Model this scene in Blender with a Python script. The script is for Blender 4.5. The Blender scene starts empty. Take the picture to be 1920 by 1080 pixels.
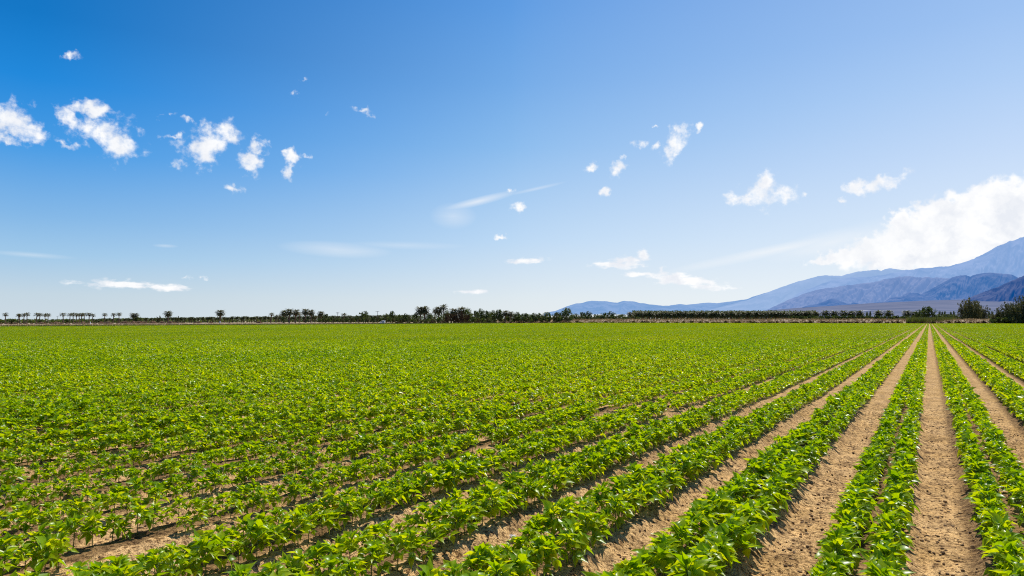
import bpy, math, random
import numpy as np
from mathutils import Vector, Matrix, Euler

random.seed(7)
RNG = np.random.default_rng(11)
sc = bpy.context.scene
C = sc.collection
R = math.radians

# ------------------------------------------------------------------ camera
YAW, PITCH, CAM_H, FPX = R(31.4), math.atan(61 / 1280), 1.8, 1280.0
cam_d = bpy.data.cameras.new('camera')
cam = bpy.data.objects.new('camera', cam_d)
C.objects.link(cam)
cam_d.sensor_width = 36.0
cam_d.lens = 24.0
cam_d.clip_start = 0.05
cam_d.clip_end = 150000.0
cam.location = (0, 0, CAM_H)
cam.rotation_euler = (math.pi / 2 + PITCH, 0, YAW)
sc.camera = cam
CAM_M = Euler(cam.rotation_euler).to_matrix()
FWD = (-math.sin(YAW), math.cos(YAW))
RGT = (math.cos(YAW), math.sin(YAW))


def ray(px, py):
    return (CAM_M @ Vector(((px - 960) / FPX, (540 - py) / FPX, -1.0))).normalized()


def at(px, depth):
    """ground position seen in the direction px at a horizontal depth along the view axis"""
    d = ray(px, 601)
    k = depth / (d.x * FWD[0] + d.y * FWD[1])
    return d.x * k, d.y * k


def height_at(px, py, depth):
    d = ray(px, py)
    k = depth / (d.x * FWD[0] + d.y * FWD[1])
    return CAM_H + d.z * k


def azel(px, py):
    d = ray(px, py)
    return math.degrees(math.atan2(d.x, d.y)), math.degrees(math.asin(d.z))


# ------------------------------------------------------------------ helpers
def tag(o, label=None, cat=None, group=None, kind=None):
    if label: o['label'] = label
    if cat: o['category'] = cat
    if group: o['group'] = group
    if kind: o['kind'] = kind
    return o


def make_mesh(name, verts, faces, mat, smooth=False, mats=None, midx=None):
    """verts (N,3) array; faces: list of (M,k) index arrays"""
    me = bpy.data.meshes.new(name)
    verts = np.asarray(verts, dtype=np.float32)
    loops, starts, totals = [], [], []
    s = 0
    for f in faces:
        f = np.asarray(f, dtype=np.int32)
        if f.size == 0: continue
        m, k = f.shape
        loops.append(f.ravel())
        starts.append(s + np.arange(m, dtype=np.int32) * k)
        totals.append(np.full(m, k, dtype=np.int32))
        s += m * k
    loops = np.concatenate(loops); starts = np.concatenate(starts); totals = np.concatenate(totals)
    me.vertices.add(len(verts)); me.vertices.foreach_set('co', verts.ravel())
    me.loops.add(len(loops)); me.loops.foreach_set('vertex_index', loops)
    me.polygons.add(len(starts))
    me.polygons.foreach_set('loop_start', starts)
    me.polygons.foreach_set('loop_total', totals)
    for m_ in (mats or [mat]):
        me.materials.append(m_)
    if midx is not None:
        me.polygons.foreach_set('material_index', np.asarray(midx, dtype=np.int32))
    if smooth:
        me.polygons.foreach_set('use_smooth', np.ones(len(starts), dtype=bool))
    me.update(calc_edges=True)
    me.validate()
    return me


def link(name, me, parent=None, loc=(0, 0, 0), rz=0.0, scale=1.0):
    o = bpy.data.objects.new(name, me)
    C.objects.link(o)
    if parent: o.parent = parent
    o.location = loc
    o.rotation_euler = (0, 0, rz)
    o.scale = (scale,) * 3 if not hasattr(scale, '__len__') else scale
    return o


def empty(name, loc=(0, 0, 0), rz=0.0, scale=1.0):
    return link(name, None, None, loc, rz, scale)


class MB:
    """collects vertices and faces"""
    def __init__(self):
        self.v = []; self.f3 = []; self.f4 = []; self.n = 0

    def add(self, v, f3=None, f4=None):
        v = np.asarray(v, dtype=np.float64).reshape(-1, 3)
        self.v.append(v)
        if f3 is not None and len(f3): self.f3.append(np.asarray(f3, dtype=np.int64).reshape(-1, 3) + self.n)
        if f4 is not None and len(f4): self.f4.append(np.asarray(f4, dtype=np.int64).reshape(-1, 4) + self.n)
        self.n += len(v)

    def tube(self, pts, radii, sides=6, cap=True):
        pts = [Vector(p) for p in pts]
        rings = []
        for i, p in enumerate(pts):
            a = pts[max(i - 1, 0)]; b = pts[min(i + 1, len(pts) - 1)]
            t = (b - a).normalized()
            up = Vector((1, 0, 0)) if abs(t.z) > 0.8 else Vector((0, 0, 1))
            x = t.cross(up).normalized(); y = t.cross(x)
            for k in range(sides):
                q = 2 * math.pi * k / sides
                rings.append(p + (x * math.cos(q) + y * math.sin(q)) * radii[i])
        f4 = []
        for i in range(len(pts) - 1):
            for k in range(sides):
                k2 = (k + 1) % sides
                f4.append((i * sides + k, i * sides + k2, (i + 1) * sides + k2, (i + 1) * sides + k))
        v = [tuple(r) for r in rings]
        f3 = []
        if cap:
            v.append(tuple(pts[-1])); c = len(v) - 1
            for k in range(sides):
                f3.append(((len(pts) - 1) * sides + k, (len(pts) - 1) * sides + (k + 1) % sides, c))
        self.add(v, f3, f4)

    def box(self, c, s):
        x, y, z = c; a, b, d = s[0] / 2, s[1] / 2, s[2] / 2
        v = [(x + i * a, y + j * b, z + k * d) for i in (-1, 1) for j in (-1, 1) for k in (-1, 1)]
        self.add(v, None, [(0, 1, 3, 2), (4, 6, 7, 5), (0, 4, 5, 1), (2, 3, 7, 6), (0, 2, 6, 4), (1, 5, 7, 3)])

    def build(self, name, mat, smooth=False):
        v = np.concatenate(self.v)
        fs = []
        if self.f4: fs.append(np.concatenate(self.f4))
        if self.f3: fs.append(np.concatenate(self.f3))
        return make_mesh(name, v, fs, mat, smooth)


# numpy value noise
def _hash(ix, iy, seed):
    h = (ix.astype(np.int64) * 374761393 + iy.astype(np.int64) * 668265263 + seed * 1274126177) & 0xFFFFFFFF
    h = ((h ^ (h >> 13)) * 1274126177) & 0xFFFFFFFF
    h = (h ^ (h >> 16)) & 0xFFFFFFFF
    return h / 4294967295.0


def vnoise(x, y, seed=0):
    x = np.asarray(x, dtype=np.float64); y = np.asarray(y, dtype=np.float64)
    ix = np.floor(x); iy = np.floor(y)
    fx = x - ix; fy = y - iy
    fx = fx * fx * (3 - 2 * fx); fy = fy * fy * (3 - 2 * fy)
    a = _hash(ix, iy, seed); b = _hash(ix + 1, iy, seed)
    c = _hash(ix, iy + 1, seed); d = _hash(ix + 1, iy + 1, seed)
    return (a * (1 - fx) + b * fx) * (1 - fy) + (c * (1 - fx) + d * fx) * fy


def fbm(x, y, seed=0, octv=4, gain=0.5):
    s = 0; a = 1; t = 0
    for k in range(octv):
        s = s + a * vnoise(x * 2 ** k, y * 2 ** k, seed + k * 17); t += a; a *= gain
    return s / t


def ridged(x, y, seed=0, octv=4, gain=0.5):
    s = 0; a = 1; t = 0
    for k in range(octv):
        s = s + a * (1 - np.abs(2 * vnoise(x * 2 ** k, y * 2 ** k, seed + k * 17) - 1)); t += a; a *= gain
    return s / t


# ------------------------------------------------------------------ materials
def new_mat(name):
    m = bpy.data.materials.new(name); m.use_nodes = True
    nt = m.node_tree; nt.nodes.clear()
    out = nt.nodes.new('ShaderNodeOutputMaterial')
    return m, nt, out


def N(nt, typ, **kw):
    n = nt.nodes.new(typ)
    for k, v in kw.items(): setattr(n, k, v)
    return n


def ramp(nt, fac, stops, interp='LINEAR'):
    r = N(nt, 'ShaderNodeValToRGB')
    cr = r.color_ramp; cr.interpolation = interp
    while len(cr.elements) < len(stops): cr.elements.new(0.5)
    for e, (p, c) in zip(cr.elements, stops):
        e.position = p; e.color = (*c, 1)
    nt.links.new(fac, r.inputs['Fac'])
    return r.outputs['Color']


def leaf_mat(name, cols, trans, tfac=0.4, rough=0.38, spec=0.5, blotch=0.0, old=None):
    m, nt, out = new_mat(name); L = nt.links.new
    geo = N(nt, 'ShaderNodeNewGeometry')
    stops = [(0.975 * i / (len(cols) - 1), c) for i, c in enumerate(cols)]
    if old: stops.append((0.985, old))
    col = ramp(nt, geo.outputs['Random Per Island'], stops)
    if blotch:
        tco = N(nt, 'ShaderNodeTexCoord')
        bn = N(nt, 'ShaderNodeTexNoise'); bn.inputs['Scale'].default_value = blotch; bn.inputs['Detail'].default_value = 4
        L(tco.outputs['Object'], bn.inputs['Vector'])
        bc = ramp(nt, bn.outputs['Fac'], [(0.33, (0.66, 0.72, 0.7)), (0.5, (1, 1, 1)), (0.68, (1.2, 1.12, 1.0))])
        bm = N(nt, 'ShaderNodeMix', data_type='RGBA', blend_type='MULTIPLY'); bm.inputs['Factor'].default_value = 1
        L(col, bm.inputs['A']); L(bc, bm.inputs['B'])
        mpw = N(nt, 'ShaderNodeMapping'); mpw.inputs['Scale'].default_value = (0.11, 0.03, 0); L(geo.outputs['Position'], mpw.inputs['Vector'])
        wn = N(nt, 'ShaderNodeTexNoise'); wn.inputs['Scale'].default_value = 1.0; wn.inputs['Detail'].default_value = 3; L(mpw.outputs[0], wn.inputs['Vector'])
        wc = ramp(nt, wn.outputs['Fac'], [(0.32, (0.86, 0.95, 0.9)), (0.5, (1.04, 1.04, 1)), (0.68, (1.22, 1.13, 1.1))])
        bw = N(nt, 'ShaderNodeMix', data_type='RGBA', blend_type='MULTIPLY'); bw.inputs['Factor'].default_value = 1
        L(bm.outputs['Result'], bw.inputs['A']); L(wc, bw.inputs['B']); col = bw.outputs['Result']
    p = N(nt, 'ShaderNodeBsdfPrincipled')
    L(col, p.inputs['Base Color'])
    p.inputs['Roughness'].default_value = rough
    p.inputs['Specular IOR Level'].default_value = spec
    t = N(nt, 'ShaderNodeBsdfTranslucent')
    mul = N(nt, 'ShaderNodeMix', data_type='RGBA', blend_type='MULTIPLY')
    mul.inputs['Factor'].default_value = 1
    L(col, mul.inputs['A']); mul.inputs['B'].default_value = (*trans, 1)
    L(mul.outputs['Result'], t.inputs['Color'])
    mx = N(nt, 'ShaderNodeMixShader'); mx.inputs[0].default_value = tfac
    L(p.outputs[0], mx.inputs[1]); L(t.outputs[0], mx.inputs[2])
    L(mx.outputs[0], out.inputs[0])
    return m


def noise_mat(name, cols, scale=1.0, rough=0.9, detail=6, bump=0.0, bscale=None, island=False, spec=0.2):
    m, nt, out = new_mat(name); L = nt.links.new
    geo = N(nt, 'ShaderNodeNewGeometry')
    no = N(nt, 'ShaderNodeTexNoise'); no.inputs['Scale'].default_value = scale; no.inputs['Detail'].default_value = detail
    L(geo.outputs['Position'], no.inputs['Vector'])
    fac = no.outputs['Fac']
    if island:
        mm = N(nt, 'ShaderNodeMath', operation='ADD'); L(fac, mm.inputs[0])
        ms = N(nt, 'ShaderNodeMath', operation='MULTIPLY_ADD'); L(geo.outputs['Random Per Island'], ms.inputs[0])
        ms.inputs[1].default_value = 0.5; ms.inputs[2].default_value = -0.25
        L(ms.outputs[0], mm.inputs[1]); fac = mm.outputs[0]
    n = len(cols)
    col = ramp(nt, fac, [(0.25 + 0.5 * i / (n - 1), c) for i, c in enumerate(cols)])
    p = N(nt, 'ShaderNodeBsdfPrincipled'); L(col, p.inputs['Base Color'])
    p.inputs['Roughness'].default_value = rough; p.inputs['Specular IOR Level'].default_value = spec
    if bump:
        n2 = N(nt, 'ShaderNodeTexNoise'); n2.inputs['Scale'].default_value = bscale or scale * 4; n2.inputs['Detail'].default_value = 5
        L(geo.outputs['Position'], n2.inputs['Vector'])
        b = N(nt, 'ShaderNodeBump'); b.inputs['Strength'].default_value = bump; b.inputs['Distance'].default_value = 0.05
        L(n2.outputs['Fac'], b.inputs['Height']); L(b.outputs[0], p.inputs['Normal'])
    L(p.outputs[0], out.inputs[0])
    return m


def soil_mat():
    m, nt, out = new_mat('sandy_soil'); L = nt.links.new
    geo = N(nt, 'ShaderNodeNewGeometry')
    big = N(nt, 'ShaderNodeTexNoise'); big.inputs['Scale'].default_value = 1.3; big.inputs['Detail'].default_value = 5
    fine = N(nt, 'ShaderNodeTexNoise'); fine.inputs['Scale'].default_value = 26; fine.inputs['Detail'].default_value = 6
    grain = N(nt, 'ShaderNodeTexNoise'); grain.inputs['Scale'].default_value = 95; grain.inputs['Detail'].default_value = 3
    for n in (big, fine, grain): L(geo.outputs['Position'], n.inputs['Vector'])
    c1 = ramp(nt, big.outputs['Fac'], [(0.3, (0.55, 0.345, 0.135)), (0.52, (0.68, 0.44, 0.195)), (0.72, (0.77, 0.515, 0.24))])
    c2 = ramp(nt, fine.outputs['Fac'], [(0.36, (0.25, 0.21, 0.18)), (0.47, (0.85, 0.82, 0.78)), (0.62, (1.06, 1.05, 1.03)), (0.75, (1.2, 1.2, 1.18))])
    c3 = ramp(nt, grain.outputs['Fac'], [(0.36, (0.42, 0.38, 0.34)), (0.5, (1, 1, 1)), (0.68, (1.2, 1.18, 1.15))])
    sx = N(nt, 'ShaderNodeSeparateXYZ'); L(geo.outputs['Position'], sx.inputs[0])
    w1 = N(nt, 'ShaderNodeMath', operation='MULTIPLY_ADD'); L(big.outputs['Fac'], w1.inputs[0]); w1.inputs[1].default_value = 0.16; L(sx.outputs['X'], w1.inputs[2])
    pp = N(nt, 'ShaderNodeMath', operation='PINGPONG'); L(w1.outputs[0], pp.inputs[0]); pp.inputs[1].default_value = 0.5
    bed = ramp(nt, pp.outputs[0], [(0.24, (1, 1, 1)), (0.33, (0.5, 0.48, 0.47)), (0.5, (0.36, 0.35, 0.35))])  # browner bed soil, darkened further to paint in shade under the plants
    med = N(nt, 'ShaderNodeTexNoise'); med.inputs['Scale'].default_value = 5.5; med.inputs['Detail'].default_value = 6; L(geo.outputs['Position'], med.inputs['Vector'])
    c0 = ramp(nt, med.outputs['Fac'], [(0.36, (0.62, 0.6, 0.6)), (0.5, (1, 1, 1)), (0.66, (1.12, 1.1, 1.06))])
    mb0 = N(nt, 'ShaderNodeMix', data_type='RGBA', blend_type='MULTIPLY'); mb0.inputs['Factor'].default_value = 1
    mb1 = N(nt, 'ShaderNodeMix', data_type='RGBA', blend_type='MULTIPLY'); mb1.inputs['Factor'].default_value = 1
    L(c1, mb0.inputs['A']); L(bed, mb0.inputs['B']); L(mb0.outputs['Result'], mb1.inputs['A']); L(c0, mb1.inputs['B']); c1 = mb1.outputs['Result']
    m1 = N(nt, 'ShaderNodeMix', data_type='RGBA', blend_type='MULTIPLY'); m1.inputs['Factor'].default_value = 1
    m2 = N(nt, 'ShaderNodeMix', data_type='RGBA', blend_type='MULTIPLY'); m2.inputs['Factor'].default_value = 1
    L(c1, m1.inputs['A']); L(c2, m1.inputs['B']); L(m1.outputs['Result'], m2.inputs['A']); L(c3, m2.inputs['B'])
    p = N(nt, 'ShaderNodeBsdfPrincipled'); L(m2.outputs['Result'], p.inputs['Base Color'])
    p.inputs['Roughness'].default_value = 0.95; p.inputs['Specular IOR Level'].default_value = 0.1
    add = N(nt, 'ShaderNodeMath', operation='ADD'); L(fine.outputs['Fac'], add.inputs[0])
    g2 = N(nt, 'ShaderNodeMath', operation='MULTIPLY'); L(grain.outputs['Fac'], g2.inputs[0]); g2.inputs[1].default_value = 0.4
    L(g2.outputs[0], add.inputs[1])
    b = N(nt, 'ShaderNodeBump'); b.inputs['Strength'].default_value = 0.8; b.inputs['Distance'].default_value = 0.03
    L(add.outputs[0], b.inputs['Height']); L(b.outputs[0], p.inputs['Normal'])
    L(p.outputs[0], out.inputs[0])
    return m


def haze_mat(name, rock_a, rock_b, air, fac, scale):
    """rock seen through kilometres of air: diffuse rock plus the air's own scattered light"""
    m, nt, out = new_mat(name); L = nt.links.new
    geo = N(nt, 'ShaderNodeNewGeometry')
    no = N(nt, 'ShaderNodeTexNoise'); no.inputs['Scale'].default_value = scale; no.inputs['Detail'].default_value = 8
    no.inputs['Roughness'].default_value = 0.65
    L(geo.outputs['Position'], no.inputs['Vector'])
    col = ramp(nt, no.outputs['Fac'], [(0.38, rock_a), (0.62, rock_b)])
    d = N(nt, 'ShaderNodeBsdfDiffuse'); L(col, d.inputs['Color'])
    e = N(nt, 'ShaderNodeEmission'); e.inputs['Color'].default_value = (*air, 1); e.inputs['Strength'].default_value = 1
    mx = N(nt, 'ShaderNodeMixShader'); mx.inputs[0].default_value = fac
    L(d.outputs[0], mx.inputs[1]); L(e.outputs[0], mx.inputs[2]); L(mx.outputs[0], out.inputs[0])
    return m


M = {}
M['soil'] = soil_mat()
M['bean'] = leaf_mat('bean_leaf', [(0.115, 0.245, 0.001), (0.19, 0.345, 0.001), (0.24, 0.39, 0.002), (0.29, 0.425, 0.003), (0.39, 0.49, 0.01)], (2.1, 1.7, 0.3), 0.47, 0.32, 0.27, 30.0, (0.42, 0.36, 0.03))
M['bean_far'] = leaf_mat('bean_leaf_far', [(0.13, 0.245, 0.0), (0.185, 0.315, 0.0), (0.24, 0.365, 0.001), (0.31, 0.42, 0.002)], (2.1, 1.7, 0.3), 0.47, 0.34, 0.24, 30.0, (0.42, 0.36, 0.03))
M['stem'] = noise_mat('bean_stem', [(0.10, 0.16, 0.03), (0.17, 0.2, 0.05)], 30, 0.6)
M['dust'] = noise_mat('dry_ground', [(0.30, 0.21, 0.12), (0.38, 0.28, 0.165), (0.46, 0.35, 0.22)], 0.06, 0.95)
M['track'] = noise_mat('pale_track', [(0.34, 0.26, 0.165), (0.43, 0.34, 0.23)], 0.3, 0.95)
M['clod'] = noise_mat('soil_clod', [(0.14, 0.09, 0.05), (0.30, 0.19, 0.10), (0.42, 0.28, 0.15)], 9, 0.95, island=True)
M['frond'] = leaf_mat('palm_frond', [(0.07, 0.075, 0.035), (0.12, 0.125, 0.055), (0.19, 0.19, 0.08)], (1.2, 1.1, 0.7), 0.3, 0.5, 0.3)
M['frond_orch'] = leaf_mat('orchard_frond', [(0.045, 0.058, 0.018), (0.085, 0.105, 0.03), (0.16, 0.175, 0.055)], (1.2, 1.1, 0.7), 0.3, 0.5, 0.3)
M['skirt'] = noise_mat('dead_frond', [(0.10, 0.06, 0.035), (0.20, 0.12, 0.07), (0.27, 0.17, 0.10)], 1.2, 0.9, island=True)
M['trunk'] = noise_mat('palm_trunk', [(0.11, 0.065, 0.045), (0.18, 0.115, 0.08), (0.24, 0.155, 0.11)], 2.5, 0.95)
M['bark'] = noise_mat('bark', [(0.06, 0.045, 0.03), (0.12, 0.09, 0.065)], 2.0, 0.95)
M['leaf_dark'] = leaf_mat('dark_foliage', [(0.0306, 0.051, 0.0153), (0.0595, 0.085, 0.0238), (0.1105, 0.1445, 0.0374)], (1.4, 1.4, 0.6), 0.34, 0.5, 0.25)
M['leaf_mid'] = leaf_mat('mid_foliage', [(0.048, 0.072, 0.0192), (0.096, 0.128, 0.0352), (0.16, 0.192, 0.048)], (1.4, 1.4, 0.6), 0.34, 0.5, 0.25)
M['leaf_yel'] = leaf_mat('olive_foliage', [(0.07, 0.085, 0.018), (0.12, 0.135, 0.03), (0.17, 0.175, 0.045)], (1.3, 1.3, 0.6), 0.3, 0.5, 0.3)
M['leaf_gum'] = leaf_mat('gum_foliage', [(0.0438, 0.0562, 0.0163), (0.0938, 0.1063, 0.03), (0.175, 0.1625, 0.0562)], (1.3, 1.2, 0.6), 0.25, 0.5, 0.3)
M['scrub'] = leaf_mat('dry_scrub', [(0.05, 0.032, 0.018), (0.085, 0.055, 0.03), (0.14, 0.09, 0.045)], (1.1, 1.0, 0.8), 0.2, 0.7, 0.1)
M['scrub_twig'] = noise_mat('scrub_twig', [(0.06, 0.04, 0.03), (0.12, 0.09, 0.06)], 3.0, 0.95)
M['straw'] = leaf_mat('dry_grass', [(0.30, 0.20, 0.09), (0.40, 0.285, 0.14), (0.50, 0.38, 0.2)], (1.0, 0.95, 0.8), 0.25, 0.7, 0.1)
M['brush'] = leaf_mat('dead_brush', [(0.20, 0.12, 0.07), (0.38, 0.25, 0.15), (0.54, 0.39, 0.26)], (1.0, 0.9, 0.8), 0.15, 0.8, 0.1)
M['wood'] = noise_mat('weathered_wood', [(0.09, 0.07, 0.055), (0.16, 0.125, 0.1)], 1.5, 0.9)
M['white'] = noise_mat('white_paint', [(0.70, 0.70, 0.68), (0.80, 0.80, 0.78)], 2.0, 0.6)
M['grey'] = noise_mat('grey_metal', [(0.28, 0.28, 0.28), (0.40, 0.40, 0.40)], 2.0, 0.5)
M['pale_roof'] = noise_mat('pale_cover', [(0.62, 0.58, 0.56), (0.74, 0.70, 0.68)], 0.05, 0.8)
M['petal'] = noise_mat('white_scrap', [(0.72, 0.70, 0.66), (0.82, 0.80, 0.76)], 40, 0.7)

# ------------------------------------------------------------------ setting: ground
def grid_mesh(name, xs, ys, zf, mat, smooth=True, fn=None):
    X, Y = np.meshgrid(xs, ys)
    Z = zf(X, Y)
    v = np.stack([X, Y, Z], -1).reshape(-1, 3)
    nx, ny = len(xs), len(ys)
    i = np.arange((ny - 1) * nx).reshape(ny - 1, nx)[:, :-1].ravel()
    f = np.stack([i, i + 1, i + nx + 1, i + nx], -1)
    return make_mesh(name, v, [f], mat, smooth)


F_OFF = 0.06                # x of the furrow next to the camera; furrows every metre
FIELD = (-205.0, 150.0, -12.0, 450.0)

g = np.concatenate([-np.geomspace(90000, 100, 28), np.linspace(-80, 80, 5), np.geomspace(100, 90000, 28)])
link('ground', grid_mesh('ground', g, g, lambda X, Y: 0 * X - 0.10, M['dust']))['kind'] = 'structure'

NEAR = (-15.0, 7.0, 0.4, 17.0)


def soil_h(x, y):
    """bed and furrow profile with clods; fades to the flat sheet away from the camera"""
    x = np.asarray(x, float); y = np.asarray(y, float)
    wx = np.clip(np.minimum(x - NEAR[0], NEAR[1] - x) / 2.0, 0, 1)
    wy = np.clip(np.minimum(y - NEAR[2], NEAR[3] - y) / 2.5, 0, 1)
    wy = np.where(y < 5, np.clip((y - NEAR[2]) / 0.6, 0, 1), wy)
    w = np.minimum(wx, wy)
    ph = np.abs(((x - F_OFF + 0.5) % 1.0) - 0.5)          # 0 in the furrow, 0.5 mid bed
    t = np.clip((ph - 0.14) / 0.16, 0, 1); t = t * t * (3 - 2 * t)
    h = -0.05 + 0.085 * t
    h = h + (fbm(x * 3.1, y * 1.7, 3, 3) - 0.5) * 0.06
    h = h + (fbm(x * 13, y * 10, 5, 3) - 0.5) * 0.045
    h = h + np.clip(vnoise(x * 22, y * 20, 9) - 0.72, 0, 1) * 0.075 * vnoise(x * 2.1, y * 1.3, 21)
    lug = np.sin((y + np.abs(x - F_OFF + np.round(F_OFF - x)) * 1.1) * 2 * math.pi / 0.17)
    wheel = (np.abs(np.round(x - F_OFF) + 1) < .5) | (np.abs(np.round(x - F_OFF) - 1) < .5)
    h = h + np.where(wheel, 0.011 * np.clip(lug * 1.6, -1, 1) * np.clip(1 - ph / 0.17, 0, 1) ** .5 * (0.35 + vnoise(x * .8, y * .6, 61)), 0)
    return h * w


xs = np.arange(NEAR[0], NEAR[1] + 0.001, 0.034)
ys = np.arange(NEAR[2], NEAR[3] + 0.001, 0.034)
X, Y = np.meshgrid(xs, ys)
v1 = np.stack([X, Y, soil_h(X, Y)], -1).reshape(-1, 3)
nx, ny = len(xs), len(ys)
i = np.arange((ny - 1) * nx).reshape(ny - 1, nx)[:, :-1].ravel()
f1 = np.stack([i, i + 1, i + nx + 1, i + nx], -1)
x0, x1, y0, y1 = FIELD; a, b, c, d = xs[0], xs[-1], ys[0], ys[-1]
rects = [(x0, a, y0, y1), (b, x1, y0, y1), (a, b, y0, c), (a, b, d, y1)]
v2, f2 = [], []
for (p, q, r, s) in rects:
    k = len(v1) + len(v2)
    v2 += [(p, r, 0), (q, r, 0), (q, s, 0), (p, s, 0)]
    f2.append((k, k + 1, k + 2, k + 3))
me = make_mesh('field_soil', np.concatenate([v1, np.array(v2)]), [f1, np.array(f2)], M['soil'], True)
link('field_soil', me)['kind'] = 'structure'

# farm tracks round the field
def sheet(name, pts, z, mat):
    v = [(x, y, z) for x, y in pts]
    me = make_mesh(name, v, [np.array([list(range(len(v)))])], mat)
    o = link(name, me); o['kind'] = 'structure'; return o


sheet('dirt_track', [(-211, -20), (-206, -20), (-206, 451.5), (155, 451.5), (155, 457), (-211, 457)][:4] + [(155, 456), (-211, 456)], -0.02, M['track'])

# ------------------------------------------------------------------ bean plants
ST = [(0.0, 0.0), (0.10, 0.66), (0.27, 1.0), (0.5, 0.74), (0.76, 0.30), (1.0, 0.0)]


def leaflet(mb, base, yaw, pitch, roll, Lg, W, fold, droop, lod):
    """pointed bean leaflet folded along its midrib; lod 0 fine, 1 kite"""
    cy, sy = math.cos(yaw), math.sin(yaw)
    cr, sr = math.cos(roll), math.sin(roll)
    pts, idx = [], []

    def put(t, side, w):
        # walk along a bending midrib
        ang = pitch - droop * t
        xx = Lg * t * math.cos(pitch - droop * t * 0.5)
        zz = Lg * t * math.sin(pitch - droop * t * 0.5)
        lat = side * w * math.cos(fold)
        up = abs(side) * w * math.sin(fold)
        # roll about the midrib
        l2 = lat * cr - up * sr; u2 = lat * sr + up * cr
        xx += -u2 * math.sin(ang); zz += u2 * math.cos(ang)
        return (base[0] + xx * cy - l2 * sy, base[1] + xx * sy + l2 * cy, base[2] + zz)
    if lod == 0:
        v = [put(0, 0, 0)]
        for t, w in ST[1:-1]:
            v += [put(t, 1, w * W / 2), put(t, 0, 0), put(t, -1, w * W / 2)]
        v.append(put(1, 0, 0))
        f3 = [(0, 2, 1), (0, 3, 2)]; f4 = []
        for k in range(len(ST) - 3):
            o = 1 + 3 * k
            f4 += [(o, o + 1, o + 4, o + 3), (o + 1, o + 2, o + 5, o + 4)]
        o = 1 + 3 * (len(ST) - 3); e = len(v) - 1
        f3 += [(o, o + 1, e), (o + 1, o + 2, e)]
        mb.add(v, f3, f4)
    else:
        v = [put(0, 0, 0), put(0.30, 1, W / 2), put(1, 0, 0), put(0.30, -1, W / 2)]
        mb.add(v, [(0, 2, 1), (0, 3, 2)])


def bean_plant(rnd, lod, stem=True):
    fol, st = MB(), MB()
    H = rnd.uniform(0.165, 0.24)
    lean = (rnd.uniform(-.02, .02), rnd.uniform(-.02, .02))
    top = (lean[0], lean[1], H)
    if stem:
        st.tube([(0, 0, -0.03), (lean[0] * .4, lean[1] * .4, H * .5), top], [0.0045, 0.004, 0.0025], 5)
    nl = rnd.randint(11, 14) if lod == 0 else 11
    az = rnd.uniform(0, 6.28)
    for k in range(nl):
        t = (k + 0.5) / nl
        az += 2.399 + rnd.uniform(-.35, .35)
        z0 = H * (0.38 + 0.62 * t)
        bp = (lean[0] * t, lean[1] * t, z0)
        pl = (0.088 - 0.045 * t) * rnd.uniform(0.75, 1.2)
        pe = R(16 + 50 * t + rnd.uniform(-12, 12))
        tip = (bp[0] + pl * math.cos(pe) * math.cos(az), bp[1] + pl * math.cos(pe) * math.sin(az), z0 + pl * math.sin(pe))
        if stem: st.tube([bp, tip], [0.0022, 0.0017], 4, False)
        Lg = (0.112 - 0.022 * t) * rnd.uniform(0.66, 1.24)
        W = Lg * rnd.uniform(0.60, 0.76)
        pb = R(-4 + 38 * t)
        for s, da in ((0, 0), (1, 1.25), (-1, -1.25)):
            l2 = Lg * (1.0 if s == 0 else 0.86)
            leaflet(fol, tip, az + da + rnd.uniform(-.25, .25), pb + R(rnd.uniform(-42, 40)), R(rnd.uniform(-45, 45)), l2, W, R(rnd.uniform(12, 42)), R(rnd.uniform(-15, 70)), lod)
    # young upright leaves on the tip
    for k in range(4 if lod == 0 else 2):
        a2 = rnd.uniform(0, 6.28)
        leaflet(fol, top, a2, R(rnd.uniform(35, 75)), R(rnd.uniform(-60, 60)), rnd.uniform(.06, .10), .045, R(30), R(20), lod)
    return fol, st


def chunk(rnd, length, step, scale):
    """a length of bed: its two plant rows, for the distance"""
    fol = MB()
    for side in (-1, 1):
        y = -length / 2 + rnd.uniform(0, step)
        while y < length / 2:
            f, _ = bean_plant(rnd, 1, False)
            v = np.concatenate(f.v); a = rnd.uniform(0, 6.28); q = scale * rnd.uniform(.78, 1.15)
            ca, sa = math.cos(a) * q, math.sin(a) * q
            x0 = side * 0.15 + rnd.gauss(0, .02)
            v = np.stack([v[:, 0] * ca - v[:, 1] * sa + x0, v[:, 0] * sa + v[:, 1] * ca + y, v[:, 2] * q], -1)
            if rnd.random() > .03: fol.add(v, np.concatenate(f.f3))
            y += step * rnd.uniform(.8, 1.2)
    return fol


rnd = random.Random(5)
NV = 12
PL0 = []
for k in range(NV):
    f, s = bean_plant(rnd, 0)
    PL0.append((f.build('bean_foliage', M['bean']), s.build('bean_stem', M['stem'])))


def vigor(x, y):
    """0..1 how strong the plants stand: thin stand in the near left corner"""
    d = np.hypot((x + 6.6) / 3.6, (y - 2.8) / 3.6)
    v = np.clip((d - 0.35) / 1.1, 0, 1)
    n = fbm(x * 0.35, y * 0.22, 41, 3)
    return np.clip(0.80 + 0.20 * v + (n - 0.5) * 0.55, 0.45, 1.06)


def depth_of(x, y): return x * FWD[0] + y * FWD[1]
def side_of(x, y): return x * RGT[0] + y * RGT[1]


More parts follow.
